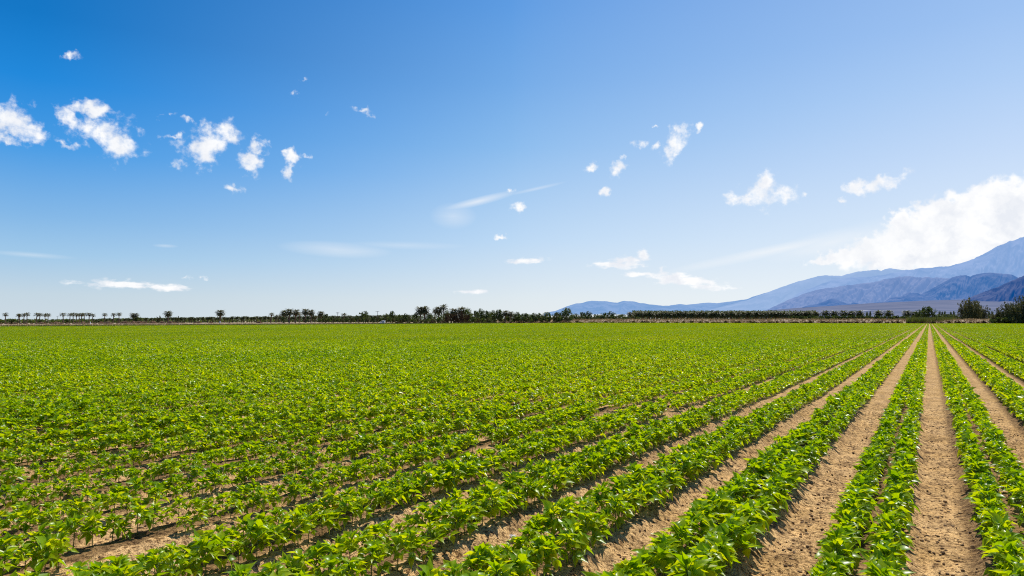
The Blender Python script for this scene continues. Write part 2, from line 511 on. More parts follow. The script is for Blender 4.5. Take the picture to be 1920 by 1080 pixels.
# all single plants out to D1
D0, D1, D2 = 13.0, 55.0, 170.0
P = []
for kbed in range(-62, 46):
    xc = F_OFF + 0.5 + kbed
    for side in (-1, 1):
        xr = xc + 0.15 * side
        yy = -4.0 + rnd.uniform(0, .2)
        while yy < 68:
            yy += rnd.uniform(0.095, 0.15)
            x = xr + rnd.gauss(0, 0.018)
            dp = depth_of(x, yy)
            if dp < -2.5 or dp > D1: continue
            sd = side_of(x, yy)
            if abs(sd) > 0.95 * max(dp, 0) + 4.0: continue
            P.append((x, yy, kbed, side, dp))
P = np.array(P)
vg = vigor(P[:, 0], P[:, 1])
gap = fbm(P[:, 0] * 1.3, P[:, 1] * 0.5, 77, 2)
drop = (RNG.random(len(P)) > np.clip(0.2 + vg * 0.92, 0, 1)) | (gap > 0.88 - 0.06 * (P[:, 0] < -1.6) * (P[:, 1] < 14))
drop &= ~((P[:, 0] > -1.7) & (P[:, 4] < 12) & (RNG.random(len(P)) < 0.9))
P = P[~drop]; vg = vg[~drop]
sizes = np.clip(vg * 1.05, .78, 1.06) * RNG.uniform(0.74, 1.1, len(P)) * np.where(P[:, 2] > -3, 1.0, 0.885)
rots = RNG.uniform(0, 2 * math.pi, len(P))
idx = RNG.integers(0, NV, len(P))
zs = soil_h(P[:, 0], P[:, 1])

# the ~300 plants that show largest become things of their own
u = side_of(P[:, 0], P[:, 1]) / np.maximum(P[:, 4], .01)
vfr = (CAM_H - 0.15 - zs) / np.maximum(P[:, 4], .01)
inview = (P[:, 4] > 3.6) & (np.abs(u) < 0.775) & (vfr < 0.405)
order = np.argsort(np.where(inview, P[:, 4], 1e9))[:300]
own = np.zeros(len(P), bool); own[order] = True
ORD = ['', '', 'second', 'third', 'fourth', 'fifth', 'sixth', 'seventh', 'eighth', 'ninth', 'tenth', 'eleventh']
for j in order:
    x, y, kb, side, dp = P[j]
    kb = int(kb)
    hand = 'right-hand' if side > 0 else 'left-hand'
    if kb == -1: where = f'{hand} row of the bed just left of the central furrow'
    elif kb == 0: where = f'{hand} row of the bed just right of the central furrow'
    elif kb > 0: where = f'{hand} row of the {ORD[kb + 1]} bed right of the central furrow'
    else: where = f'{hand} row of the {ORD[min(-kb, 11)]} bed left of the central furrow'
    e = empty('bean_plant', (x, y, zs[j]), rots[j], sizes[j])
    tag(e, 'leafy bean plant in the ' + where, 'bean plant', f'bean plants in the near {where}')
    fm, sm = PL0[idx[j]]
    link('foliage', fm, e); link('stem', sm, e)

# everything else of the crop: one mass
def src_collection(name, meshes_):
    col = bpy.data.collections.new(name)
    for k, m_ in enumerate(meshes_):
        col.objects.link(bpy.data.objects.new(f'{name}_{k:03d}', m_))
    return col


def scatter(name, pts, rot, scl, ix, col, mat):
    """mesh of points carrying instances of the meshes in col"""
    me = bpy.data.meshes.new(name)
    me.vertices.add(len(pts)); me.vertices.foreach_set('co', np.asarray(pts, np.float32).ravel())
    a = me.attributes.new('rot', 'FLOAT_VECTOR', 'POINT'); a.data.foreach_set('vector', np.asarray(rot, np.float32).ravel())
    a = me.attributes.new('scl', 'FLOAT_VECTOR', 'POINT'); a.data.foreach_set('vector', np.asarray(scl, np.float32).ravel())
    a = me.attributes.new('idx', 'INT', 'POINT'); a.data.foreach_set('value', np.asarray(ix, np.int32))
    me.materials.append(mat)
    o = link(name, me)
    ng = bpy.data.node_groups.new(name + '_scatter', 'GeometryNodeTree')
    ng.interface.new_socket('Geometry', in_out='INPUT', socket_type='NodeSocketGeometry')
    ng.interface.new_socket('Geometry', in_out='OUTPUT', socket_type='NodeSocketGeometry')
    gi = ng.nodes.new('NodeGroupInput'); go = ng.nodes.new('NodeGroupOutput')
    ip = ng.nodes.new('GeometryNodeInstanceOnPoints')
    ci = ng.nodes.new('GeometryNodeCollectionInfo')
    ci.inputs['Collection'].default_value = col
    ci.inputs['Separate Children'].default_value = True; ci.inputs['Reset Children'].default_value = True
    L = ng.links.new
    def attr(nm, typ):
        n = ng.nodes.new('GeometryNodeInputNamedAttribute'); n.data_type = typ; n.inputs['Name'].default_value = nm
        return n.outputs['Attribute']
    e2r = ng.nodes.new('FunctionNodeEulerToRotation')
    L(attr('rot', 'FLOAT_VECTOR'), e2r.inputs[0])
    L(gi.outputs[0], ip.inputs['Points']); L(ci.outputs[0], ip.inputs['Instance'])
    ip.inputs['Pick Instance'].default_value = True
    L(attr('idx', 'INT'), ip.inputs['Instance Index'])
    L(e2r.outputs[0], ip.inputs['Rotation']); L(attr('scl', 'FLOAT_VECTOR'), ip.inputs['Scale'])
    L(ip.outputs[0], go.inputs[0])
    md = o.modifiers.new('scatter', 'NODES'); md.node_group = ng
    return o


def joined(fs):
    """foliage and stem builders as one two-material mesh"""
    f, s = fs
    v = np.concatenate(f.v + s.v)
    n3 = [np.concatenate(f.f3)] + ([np.concatenate(s.f3) + f.n] if s.f3 else [])
    n4 = ([np.concatenate(f.f4)] if f.f4 else []) + ([np.concatenate(s.f4) + f.n] if s.f4 else [])
    faces, mi = [], []
    for k, arr in enumerate(n3): faces.append(arr); mi += [k] * len(arr)
    for arr in n4:
        faces.append(arr); mi += [1 if (f.f4 and arr is n4[-1] and s.f4) or not f.f4 else 0] * len(arr)
    return make_mesh('bean_crop_plant', v, faces, None, mats=[M['bean'], M['stem']], midx=mi)


r2 = random.Random(23)
lod_a = [joined(bean_plant(r2, 0)) for _ in range(10)]
lod_b = [bean_plant(r2, 1, False)[0].build('bean_crop_mid', M['bean']) for _ in range(10)]
lod_c = [chunk(r2, 2.0, .125, .83).build('bean_crop_far', M['bean_far']) for _ in range(10)]
lod_d = [chunk(r2, 8.0, .15, .9).build('bean_crop_farthest', M['bean_far']) for _ in range(6)]
crop_src = src_collection('crop_source', lod_a + lod_b + lod_c + lod_d)
pts, rot, scl, ix = [], [], [], []
for j in np.nonzero(~own)[0]:
    x, y, kb, side, dp = P[j]
    pts.append((x, y, zs[j])); rot.append((0, 0, rots[j])); scl.append((sizes[j],) * 3)
    ix.append(r2.randrange(10) if dp < D0 else 10 + r2.randrange(10))
for kbed in range(int(FIELD[0]), int(FIELD[1]) - 1):
    xc = F_OFF + 0.5 + kbed
    y = FIELD[2]
    while y < FIELD[3] - 8:
        dp = depth_of(xc, y + 1)
        if dp < D1 - 1 or abs(side_of(xc, y)) > dp * 0.95 + 4:
            y += 2; continue
        if dp < D2:
            n = fbm(np.array([xc * .08]), np.array([y * .05]), 55, 3)[0]
            pts.append((xc, y + 1, 0)); rot.append((0, 0, 0 if r2.random() < .5 else math.pi))
            q = 0.86 + 0.3 * n
            scl.append((1, 1, q * r2.uniform(.92, 1.08))); ix.append(20 + r2.randrange(10)); y += 2
        else:
            pts.append((xc, y + 4, 0)); rot.append((0, 0, 0 if r2.random() < .5 else math.pi))
            scl.append((1.0, 1, r2.uniform(.9, 1.1))); ix.append(30 + r2.randrange(6)); y += 8
crop = scatter('bean_crop', pts, rot, scl, ix, crop_src, M['bean'])
tag(crop, 'bright green bean crop in long rows filling the field to the trees', 'crop', kind='stuff')

# clods lying on the soil near the camera
def ico():
    t = (1 + 5 ** .5) / 2
    v = np.array([(-1, t, 0), (1, t, 0), (-1, -t, 0), (1, -t, 0), (0, -1, t), (0, 1, t), (0, -1, -t), (0, 1, -t), (t, 0, -1), (t, 0, 1), (-t, 0, -1), (-t, 0, 1)]) / math.hypot(1, t)
    f = [(0, 11, 5), (0, 5, 1), (0, 1, 7), (0, 7, 10), (0, 10, 11), (1, 5, 9), (5, 11, 4), (11, 10, 2), (10, 7, 6), (7, 1, 8), (3, 9, 4), (3, 4, 2), (3, 2, 6), (3, 6, 8), (3, 8, 9), (4, 9, 5), (2, 4, 11), (6, 2, 10), (8, 6, 7), (9, 8, 1)]
    return v, np.array(f)


iv, ifc = ico()
cl = MB()
for k in range(16000):
    dp = 3.4 + 11 * r2.random() ** 1.5
    sd = r2.uniform(-.8, .85) * dp
    x = FWD[0] * dp + RGT[0] * sd; y = FWD[1] * dp + RGT[1] * sd
    fx = F_OFF + round(x - F_OFF)
    if r2.random() < 0.75: x = fx + r2.gauss(0, 0.15)
    s = 0.003 + 0.013 * r2.random() ** 4
    if not (NEAR[0] < x < NEAR[1] and NEAR[2] < y < NEAR[3]): continue
    z = float(soil_h(x, y))
    vv = iv * s * np.array([r2.uniform(.8, 1.5), r2.uniform(.8, 1.5), r2.uniform(.5, .9)]) * RNG.uniform(.75, 1.2, (12, 1))
    a2 = r2.uniform(0, 6.28); ca, sa = math.cos(a2), math.sin(a2)
    vv = np.stack([vv[:, 0] * ca - vv[:, 1] * sa, vv[:, 0] * sa + vv[:, 1] * ca, vv[:, 2]], -1) + np.array([x, y, z + s * .3])
    cl.add(vv, ifc)
o = link('soil_clods', cl.build('soil_clods', M['clod']))
tag(o, 'small dark clods and stones scattered over the sandy furrows', 'clods', kind='stuff')

# crumpled white scrap lying at the edge of a near row
def on_ground(px, py):
    d = ray(px, py); k = -CAM_H / d.z
    return d.x * k, d.y * k


wx, wy = on_ground(962, 1004)
mb = MB()
for k in range(9):
    leaflet(mb, (0, 0, 0.015), k * 0.7, R(r2.uniform(10, 70)), R(r2.uniform(-30, 30)), r2.uniform(.04, .065), .035, R(20), R(r2.uniform(20, 90)), 0)
o = link('white_scrap', mb.build('white_scrap', M['petal']), None, (wx, wy, float(soil_h(wx, wy)) + 0.01))
tag(o, 'small crumpled white scrap on the bare soil beside a near row', 'scrap')

# ------------------------------------------------------------------ palms
def palm(rnd, H=8.0, crown=2.6, nf=52, skirt=0.6, trunk_r=0.34, dense=False, bend=0.0, mat='frond', hang=118):
    """trunk, crown of pinnate fronds, skirt of hanging dead fronds; base at the origin"""
    tr, cr, sk = MB(), MB(), MB()
    n = 9
    pts = [(bend * (k / (n - 1)) ** 2, 0, H * k / (n - 1) - (0.25 if k == 0 else 0)) for k in range(n)]
    rad = [trunk_r * (1.25 if k == 0 else 1.0 - 0.12 * k / n) * rnd.uniform(.92, 1.08) for k in range(n)]
    tr.tube(pts, rad, 8)
    top = Vector(pts[-1])

    def frond(mbx, az, el, length, droop, w, segs=6, pairs=9):
        d0 = Vector((math.cos(az), math.sin(az), 0)); sidev = Vector((-math.sin(az), math.cos(az), 0))
        p = top + d0 * 0.1; spine = [p.copy()]
        e = el
        for k in range(segs):
            e2 = e - droop * (k + .5) / segs
            p = p + (d0 * math.cos(e2) + Vector((0, 0, math.sin(e2)))) * (length / segs)
            spine.append(p.copy())

        def sp(t):
            q = t * segs; i_ = min(int(q), segs - 1)
            return spine[i_].lerp(spine[i_ + 1], q - i_)
        for k in range(pairs):
            t = 0.15 + 0.8 * k / (pairs - 1)
            a_ = sp(t); b_ = sp(min(1, t + 0.9 / pairs))
            ll = w * (1 - 0.75 * abs(t - .45) ** 1.2 * 1.6) * rnd.uniform(.8, 1.2)
            fwd = (b_ - a_).normalized(); b_ = b_ + (b_ - a_) * .5
            for s in (1, -1):
                tip = a_ + (sidev * s * .8 + fwd * .75 + Vector((0, 0, -.25 + rnd.uniform(-.2, .25)))) * ll
                mbx.add([a_, b_, tip], [(0, 1, 2)] if s > 0 else [(1, 0, 2)])
        tipv = spine[-1] + (spine[-1] - spine[-2]).normalized() * w * .5
        a_ = spine[-2]
        mbx.add([a_ + sidev * .06, a_ - sidev * .06, tipv], [(0, 1, 2)])
    az = 0
    for k in range(nf):
        t = (k + .5) / nf
        az += 2.399 + rnd.uniform(-.2, .2)
        el = R(82 - hang * t ** 0.9 + rnd.uniform(-8, 8))
        frond(cr, az, el, crown * rnd.uniform(.85, 1.1), R(48 + 30 * (1 - t)), crown * .22)
    if skirt:
        for k in range(int(26 * skirt) + 8):
            az += 2.399
            L_ = crown * rnd.uniform(.45, .75) * (0.6 + skirt * .6)
            frond(sk, az, R(rnd.uniform(-75, -45)), L_, R(35), crown * .15, 4, 5)
    return (tr.build('palm_trunk', M['trunk'], True), cr.build('palm_crown', M[mat]), sk.build('palm_skirt', M['skirt']) if skirt else None, H + crown * 0.78)


pr = random.Random(3)
TALL = [palm(pr, 6.9, 2.5, 40, s, .33, bend=b, hang=96) for s, b in ((.25, 0), (.5, .5), (.15, -.35), (.4, .2))]
ROUND = [palm(pr, 7.0, 3.3, 70, s, .42, bend=b) for s, b in ((.7, 0), (1.0, .2), (.9, -.2))]
ORCH = [palm(pr, 5.2, 2.6, 74, .4, .36, mat='frond_orch', bend=b) for b in (0, .25, -.2, .15)]


def put_palm(proto, px, depth, ytop, label, group=None, cat='palm tree', name='date_palm', rz=None, fat=1.0):
    tr, cr, sk, full = proto
    h = height_at(px, ytop, depth) + 0.1
    s = h / full
    x, y = at(px, depth)
    e = empty(name, (x, y, -0.1), pr.uniform(0, 6.28) if rz is None else rz, (s * fat, s * fat, s))
    tag(e, label, cat, group)
    link('trunk', tr, e); link('crown', cr, e)
    if sk: link('skirt', sk, e)
    return e


ORDN = ['first', 'second', 'third', 'fourth', 'fifth', 'sixth', 'seventh', 'eighth', 'ninth', 'tenth', 'eleventh', 'twelfth', 'thirteenth', 'fourteenth', 'fifteenth', 'sixteenth', 'seventeenth', 'eighteenth', 'nineteenth', 'twentieth', 'twenty-first', 'twenty-second']
ROW = [(10, 585), (33.5, 587), (37, 586.5), (44.5, 586), (50.5, 584.5), (68, 585), (74, 585.5), (84.5, 586), (90, 586), (118.5, 585), (131, 585.5), (137, 584.5), (143, 586), (148.5, 585.5), (152.5, 585.5), (158, 585), (167, 585), (173, 587), (196, 585.5), (212.5, 585.5), (223, 584.5)]


def dl(px, X):
    d = ray(px, 601)
    return (X / d.x) * (d.x * FWD[0] + d.y * FWD[1])


for k, (px, yt) in enumerate(ROW):
    put_palm(TALL[k % 4], px, dl(px, -440 - 14 * pr.random()), yt, f'slender date palm, {ORDN[k]} from the left in the palm row at far left' if k else 'slender leaning date palm, leftmost of the palm row at far left', 'palms in the row beyond the left field edge', fat=1.12 if px in (68, 118.5, 167) else .95)
SINGLES = [
    (252, 585, -430, 'R', 1.35, 'squat bushy date palm with the widest crown, between far left row and lone palms'),
    (315, 581, -440, 'R', 1.1, 'lone date palm with round drooping crown standing among reddish brush piles'),
    (413, 579, -440, 'R', 1.1, 'lone tall date palm with ragged brown skirt and a white post at its foot'),
    (508, 585, -440, 'T', 1.1, 'short date palm with brown skirt, left of the dense middle palm cluster'),
    (519, 589, -470, 'T', .9, 'low thin date palm just left of the ivy dark palm in the middle cluster'),
    (525, 588, -470, 'T', .9, 'thin palm partly hidden behind the ivy dark palm of the middle cluster'),
    (532, 579.5, -440, 'R', 1.0, 'date palm with dark leafy growth covering its trunk in the middle cluster'),
    (542.5, 576.5, -440, 'R', 1.0, 'tallest straight date palm of the middle cluster, between dark palm and forked pair'),
    (554, 578, -440, 'R', 1.0, 'full crowned date palm right of the tallest in the middle cluster'),
    (561, 584, -445, 'T', 1.0, 'shorter drooping palm tucked against the right side of the middle cluster'),
    (572.5, 576.5, -455, 'R', .95, 'high crowned date palm, left one of the pair right of the middle cluster'),
    (583, 578.5, -455, 'R', .95, 'high crowned date palm, right one of the pair right of the middle cluster'),
    (592.5, 591, -455, 'T', 1.0, 'low young palm between the tall pair and the lone dark palm'),
    (602, 581.5, -440, 'R', 1.0, 'lone palm with a round tree at its right, right of the middle cluster'),
    (645, 586, -480, 'T', 1.3, 'palm crown rising above the grove between the two utility poles'),
]
for px, yt, X, kd, fat, lab in SINGLES:
    put_palm((TALL if kd == 'T' else ROUND)[int(px) % 3], px, dl(px, X), yt, lab, None, fat=fat)
MID = [
    (788, 572, 470, 1.0, 'left palm of the twin date palms with thick brown skirts in the centre'),
    (796.5, 571.5, 470, 1.0, 'right palm of the twin date palms with thick brown skirts in the centre'),
    (815.5, 577, 490, .9, 'shortest and leftmost palm of the trio right of the twin palms'),
    (822.5, 572, 480, 1.0, 'middle palm of the trio right of the twin palms'),
    (832, 568.5, 480, .9, 'tallest thin palm of the trio right of the twin palms'),
    (851, 576, 470, 1.1, 'palm crown above the left end of the tangled brown thicket'),
    (865, 573, 470, 1.15, 'tall palm crown over the middle of the tangled brown thicket'),
    (947, 580, 520, 1.0, 'left of two spiky palm crowns above the trees right of the thicket'),
    (956.5, 582, 520, 1.0, 'right of two spiky palm crowns above the trees right of the thicket'),
    (1182, 583, 560, 1.2, 'single palm with crown higher than the left end of the orchard wall'),
]
for px, yt, dp, fat, lab in MID:
    put_palm(ROUND[int(px) % 3] if fat >= 1 else TALL[int(px) % 4], px, dp, yt, lab, None, fat=fat)
RIGHT = [(1530, 582), (1547, 580), (1564.5, 580.5), (1582, 580), (1597, 580.5), (1613, 580), (1648, 580), (1666, 580), (1701, 580), (1716, 582)]
for k, (px, yt) in enumerate(RIGHT):
    put_palm(ORCH[k % 4], px, 560, yt, f'dark wide crowned palm, {ORDN[k]} from the left in the row right of the orchard' if k else 'dark wide crowned palm, leftmost of the spaced row right of the orchard', 'spaced palms right of the orchard', fat=1.15)

# the orchard wall below the mountains and the groves at left: single palms
for rowk, (dp, yt, n) in enumerate(((575, 583.2, 44), (590, 582.2, 44))):
    for k in range(n):
        px = 1192 + (1524 - 1192) * (k + .5 * rowk) / (n - 1) + pr.uniform(-1.5, 1.5)
        put_palm(ORCH[k % 4], px, dp + pr.uniform(-4, 4), yt + pr.uniform(-1.3, 1.6) - max(0, (px - 1350)) * .004, 'dense date palm in the even orchard wall below the blue mountains', 'orchard palms below the mountains', name='orchard_palm', fat=.95)
for k in range(92):
    t = (k + pr.random() * .8) / 92
    px = 178 + (770 - 178) * t
    yt = np.interp(px, [178, 260, 330, 440, 560, 660, 770], [597, 595.5, 594.5, 593, 591.5, 591, 590]) + pr.uniform(-1.2, 1.0)
    put_palm(ORCH[k % 4], px, dl(px, -520 - pr.uniform(0, 30)), float(yt), 'low dark date palm in the dense grove behind the left half of the field', 'grove palms behind the left half of the field', name='grove_palm', fat=1.25)

# ------------------------------------------------------------------ broadleaf trees and shrubs
def tree(rnd, lobes, leaf, nleaf, mat, trunk_h, trunk_r, limbs=6):
    """lobes: list of (x,y,z,rx,ry,rz); trunk with limbs reaching the lobes"""
    tr = MB(); cr = MB()
    tr.tube([(0, 0, -.3), (.05, 0, trunk_h * .5), (0, .05, trunk_h)], [trunk_r * 1.2, trunk_r, trunk_r * .75], 7)
    for (x, y, z, rx, ry, rz) in lobes[:limbs]:
        tr.tube([(0, 0, trunk_h * .8), (x * .5, y * .5, trunk_h + (z - trunk_h) * .45), (x * .9, y * .9, z)], [trunk_r * .6, trunk_r * .38, trunk_r * .12], 5)
    tot = sum(l[3] * l[4] for l in lobes)
    for (x, y, z, rx, ry, rz) in lobes:
        k = int(nleaf * rx * ry / tot)
        # clumps inside the lobe, leaves around the clumps
        nc = max(6, k // 22)
        cc = RNG.normal(size=(nc, 3)); cc /= np.linalg.norm(cc, axis=1)[:, None]
        cc *= RNG.uniform(.55, 1.0, (nc, 1)) * np.array([rx, ry, rz])
        cc += np.array([x, y, z])
        which = RNG.integers(0, nc, k)
        p = cc[which] + RNG.normal(size=(k, 3)) * np.array([rx, ry, rz]) * .17
        p[:, 2] = np.maximum(p[:, 2], 0.05)
        d1 = RNG.normal(size=(k, 3)); d1 /= np.linalg.norm(d1, axis=1)[:, None]
        d2 = np.cross(d1, RNG.normal(size=(k, 3))); d2 /= np.linalg.norm(d2, axis=1)[:, None]
        s = leaf * RNG.uniform(.6, 1.3, (k, 1))
        q = np.stack([p - d1 * s, p + d2 * s * .5, p + d1 * s, p - d2 * s * .5], 1).reshape(-1, 3)
        f = np.arange(4 * k).reshape(-1, 4)
        cr.add(q, None, f)
    return tr.build('tree_trunk', M['bark'], True), cr.build('tree_crown', M[mat])


tr_ = random.Random(9)


def lobes_round(n, H, Wd, low=.25):
    out = []
    for k in range(n):
        a = k * 2.399; t = (k + .5) / n
        z = H * (low + (0.88 - low) * t)
        r = Wd * .5 * math.sin(math.pi * min(1, .25 + .7 * t)) * .6
        s = Wd * tr_.uniform(.22, .32)
        out.append((r * math.cos(a), r * math.sin(a), z, s, s, s * tr_.uniform(.7, .95)))
    return out


T_ROUND = [tree(tr_, lobes_round(9, 8, 8, .3), .30, 2600, 'leaf_dark', 2.5, .28) for _ in range(2)] + [tree(tr_, lobes_round(9, 8, 8, .25), .30, 2600, 'leaf_mid', 2.2, .28) for _ in range(2)]
def lobes_gum(H, Wd):
    out = []
    for st in range(5):                      # several leaning stems, each with its own plume of foliage
        a = st * 1.257 + tr_.uniform(-.4, .4); rr = Wd * tr_.uniform(.12, .34); hh = H * tr_.uniform(.66, .95)
        for q in range(5):
            t = (q + .6) / 5
            s_ = Wd * tr_.uniform(.16, .25) * (1.15 - .45 * t)
            out.append((rr * math.cos(a) * (.6 + .5 * t) + tr_.uniform(-.6, .6), rr * math.sin(a) * (.6 + .5 * t) + tr_.uniform(-.6, .6), hh * (.14 + .82 * t), s_, s_, s_ * tr_.uniform(.9, 1.4)))
    return out


T_GUM = [tree(tr_, lobes_gum(14.5, 13), .32, 8500, 'leaf_gum', 4, .42, 10) for _ in range(3)]
S_MID = [tree(tr_, [(tr_.uniform(-1.1, 1.1), tr_.uniform(-.8, .8), tr_.uniform(.7, 1.6), tr_.uniform(.7, 1.1), tr_.uniform(.7, 1), tr_.uniform(.5, .9)) for _ in range(6)], .2, 900, m_, .7, .09) for m_ in ('leaf_mid', 'leaf_dark', 'leaf_yel', 'leaf_gum')]
S_DRY = [tree(tr_, [(tr_.uniform(-1.2, 1.2), tr_.uniform(-.7, .7), tr_.uniform(.35, .9), tr_.uniform(.6, 1.0), tr_.uniform(.6, .9), tr_.uniform(.4, .7)) for _ in range(6)], .17, 700, 'scrub', .4, .06) for _ in range(4)]
HT = {'round': 8.4, 'gum': 13.3, 'mid': 2.4, 'dry': 1.5}


def put_tree(proto, full, px, depth, ytop, wpx, w0, label, cat, name, group=None, base=0.0):
    h = height_at(px, ytop, depth) - base
    s = h / full
    sw = wpx / FPX * depth / w0
    x, y = at(px, depth)
    e = empty(name, (x, y, base), tr_.uniform(0, 6.28), (sw, sw, s))
    tag(e, label, cat, group)
    link('trunk' if cat == 'tree' else 'stems', proto[0], e); link('crown' if cat == 'tree' else 'foliage', proto[1], e)
    return e


BROAD = [  # px, depth, ytop, width px, proto, label
    (611, 520, 587.5, 11, 0, 'dark round tree against the lone palm right of the middle cluster'),
    (682, 540, 583.5, 20, 1, 'flat topped dark tree between the two utility poles'),
    (725, 540, 586.5, 14, 2, 'leafy tree just right of the right utility pole'),
    (735, 530, 581.5, 10, 0, 'tall narrow dark tree right of the right utility pole'),
    (748, 530, 588.5, 14, 2, 'low green tree left of the twin palms, behind the field edge'),
    (761, 500, 587.5, 10, 1, 'small dark tree left of the twin palms, taller than its neighbours'),
    (779, 470, 584, 11, 2, 'leafy tree at the left foot of the twin palms'),
    (806, 470, 587, 12, 3, 'green tree between the twin palms and the palm trio'),
    (838, 450, 582, 14, 3, 'olive tree at the left end of the brown thicket'),
    (877, 455, 578.5, 16, 3, 'bright olive tree on the right shoulder of the brown thicket'),
    (893, 500, 581, 14, 0, 'dark tree right of the brown thicket, first of the wooded stretch'),
    (902, 510, 578.5, 13, 1, 'tallest dark tree of the wooded stretch right of the thicket'),
    (913, 510, 581, 13, 0, 'dark tree in the wooded stretch, just right of its tallest tree'),
    (924, 520, 580, 14, 2, 'green tree in the middle of the wooded stretch right of the thicket'),
    (936, 520, 578.5, 15, 0, 'broad dark tree left of the two spiky palms in the wooded stretch'),
    (968, 540, 585, 18, 1, 'dark tree right of the two spiky palms'),
    (985, 540, 586, 18, 0, 'dark tree in the low wall, second right of the two spiky palms'),
    (1000, 545, 587, 18, 1, 'dark tree in the low wall, just left of the distant hill end'),
    (1012, 545, 585.5, 13, 2, 'green tree with tufted top at the left end of the distant blue hill'),
    (1026, 545, 585, 18, 3, 'yellow green tree below the left end of the distant blue hill'),
    (1045, 545, 584, 18, 0, 'dark tree immediately left of the tall feathery tree under the hill'),
    (1062, 540, 577, 22, 3, 'tall feathery green tree rising against the distant blue hill'),
    (1078, 545, 588, 16, 1, 'low tree at the right foot of the tall feathery tree'),
    (1093, 545, 584, 16, 0, 'dark left tree of the bushy pair below the middle of the blue hill'),
    (1104, 545, 583.5, 14, 1, 'dark right tree of the bushy pair below the middle of the blue hill'),
    (1120, 550, 588, 20, 2, 'low green tree between the two dark pairs below the blue hill'),
    (1134, 545, 585, 16, 0, 'dark left tree of the second pair, nearer the orchard wall'),
    (1147, 545, 584, 17, 1, 'dark right tree of the second pair, nearer the orchard wall'),
    (1165, 550, 588, 18, 0, 'low dark tree just left of the orchard wall'),
    (1740.5, 520, 572.5, 23, 0, 'dark dense rounded tree right of the spaced palms, above the olive reeds'),
    (1721, 530, 581, 15, 1, 'small dark umbrella shaped tree left of the dense rounded tree'),
    (1731, 525, 577, 8, 0, 'narrow dark pointed tree touching the dense rounded tree on its left'),
    (1790, 560, 588, 16, 2, 'low yellow green tree left of the tall gum tree'),
    (1776, 560, 587.5, 18, 0, 'low dark tree between dense rounded tree and tall gum tree'),
    (1758, 560, 588, 18, 2, 'low green tree just right of the dense rounded tree'),
]
for px, dp, yt, w, k, lab in BROAD:
    put_tree(T_ROUND[k], HT['round'], px, dp, yt, w * 1.15, 8, lab, 'tree', 'broadleaf_tree')
GUM = [
    (1812, 455, 559.5, 24, 0, 'left half of the tall gum pair, loose olive crown before dark mountain'),
    (1827, 450, 558, 30, 1, 'tall right gum tree with full olive crown standing before the dark mountain'),
    (1841, 458, 571, 22, 2, 'shorter olive tree on the right flank of the tall gum trees'),
    (1866, 372, 586, 18, 2, 'lowest leftmost tree of the dark clump at the right edge'),
    (1877, 372, 575, 22, 0, 'second tree from the left in the dark clump at the right edge'),
    (1890, 365, 566, 26, 1, 'rounded middle tree of the dark clump at the right edge'),
    (1903, 360, 571, 24, 2, 'low front tree inside the dark clump at the right edge'),
    (1915, 365, 553, 28, 0, 'tallest tree of the dark clump, cut by the right edge'),
    (1934, 365, 549, 32, 1, 'tree of the dark clump mostly beyond the right edge'),
]
for px, dp, yt, w, k, lab in GUM:
    put_tree(T_GUM[k], HT['gum'], px, dp, yt, w * 1.1, 12, lab, 'tree', 'gum_tree')
for k in range(9):   # small far trees before the pale sheds
    px = [1762, 1767, 1772, 1783, 1789, 1626, 1632, 1855, 1861][k]
    put_tree(T_ROUND[0], HT['round'], px, 640, 582 + tr_.uniform(-.6, 1.0), 5, 8, 'tiny dark conical tree standing out against the pale strip below the mountains', 'tree', 'small_tree', 'tiny trees against the pale strip')

# thicket of bushes in the centre and green shrubs
THK = [(775, 596), (784, 594), (800, 595), (812, 594), (822, 592), (831, 590), (841, 588), (847, 584), (855, 583), (862, 585), (870, 583), (876, 588), (886, 590), (896, 593), (905, 594), (918, 594), (858, 594), (835, 596), (873, 597), (790, 598)]
for k, (px, yt) in enumerate(THK):
    pro, nm = (S_MID[k % 2 * 3] if yt > 588 else S_DRY[k % 4]), 'thicket_bush'
    put_tree(pro, HT['mid'] if yt > 588 else HT['dry'], px, 425 + tr_.uniform(-15, 15), yt, 15, 3.6, 'dense brown green bush in the tangled thicket under the central palms', 'bush', nm, 'bushes of the central thicket')
OTHER = [(22, 597.5, -428, 13, 1, 'dark round bush right of the leftmost palm'), (75, 598, -428, 9, 1, 'dark bush at the feet of the second palm pair at far left'),
         (124, 598.5, -428, 9, 1, 'dark bush right of the thickest palm in the far left row'), (258, 592, -428, 15, 0, 'green shrub against the right side of the squat bushy palm'),
         (297, 591.5, -432, 9, 3, 'brownish shrub standing left of the lone round crowned palm'), (333, 592, -440, 6, 3, 'small spiky brown shrub right of the lone round crowned palm'),
         (187, 596, -470, 12, 0, 'dome shaped green bush right of the far left palm row'), (532, 592, -428, 8, 1, 'dark ivy like bush wrapping the foot of the middle cluster palm'), (574, 597, -428, 6, 1, 'dark bush below the tall palm pair')]
for px, yt, X, w, k, lab in OTHER:
    put_tree(S_MID[k], HT['mid'], px, dl(px, X), yt, w * 1.25, 3.6, lab, 'bush', 'shrub')
put_tree(S_MID[2], HT['mid'], 1537, 470, 591, 22, 3.6, 'yellow green rounded shrub standing alone on the dry grass bank', 'bush', 'shrub')

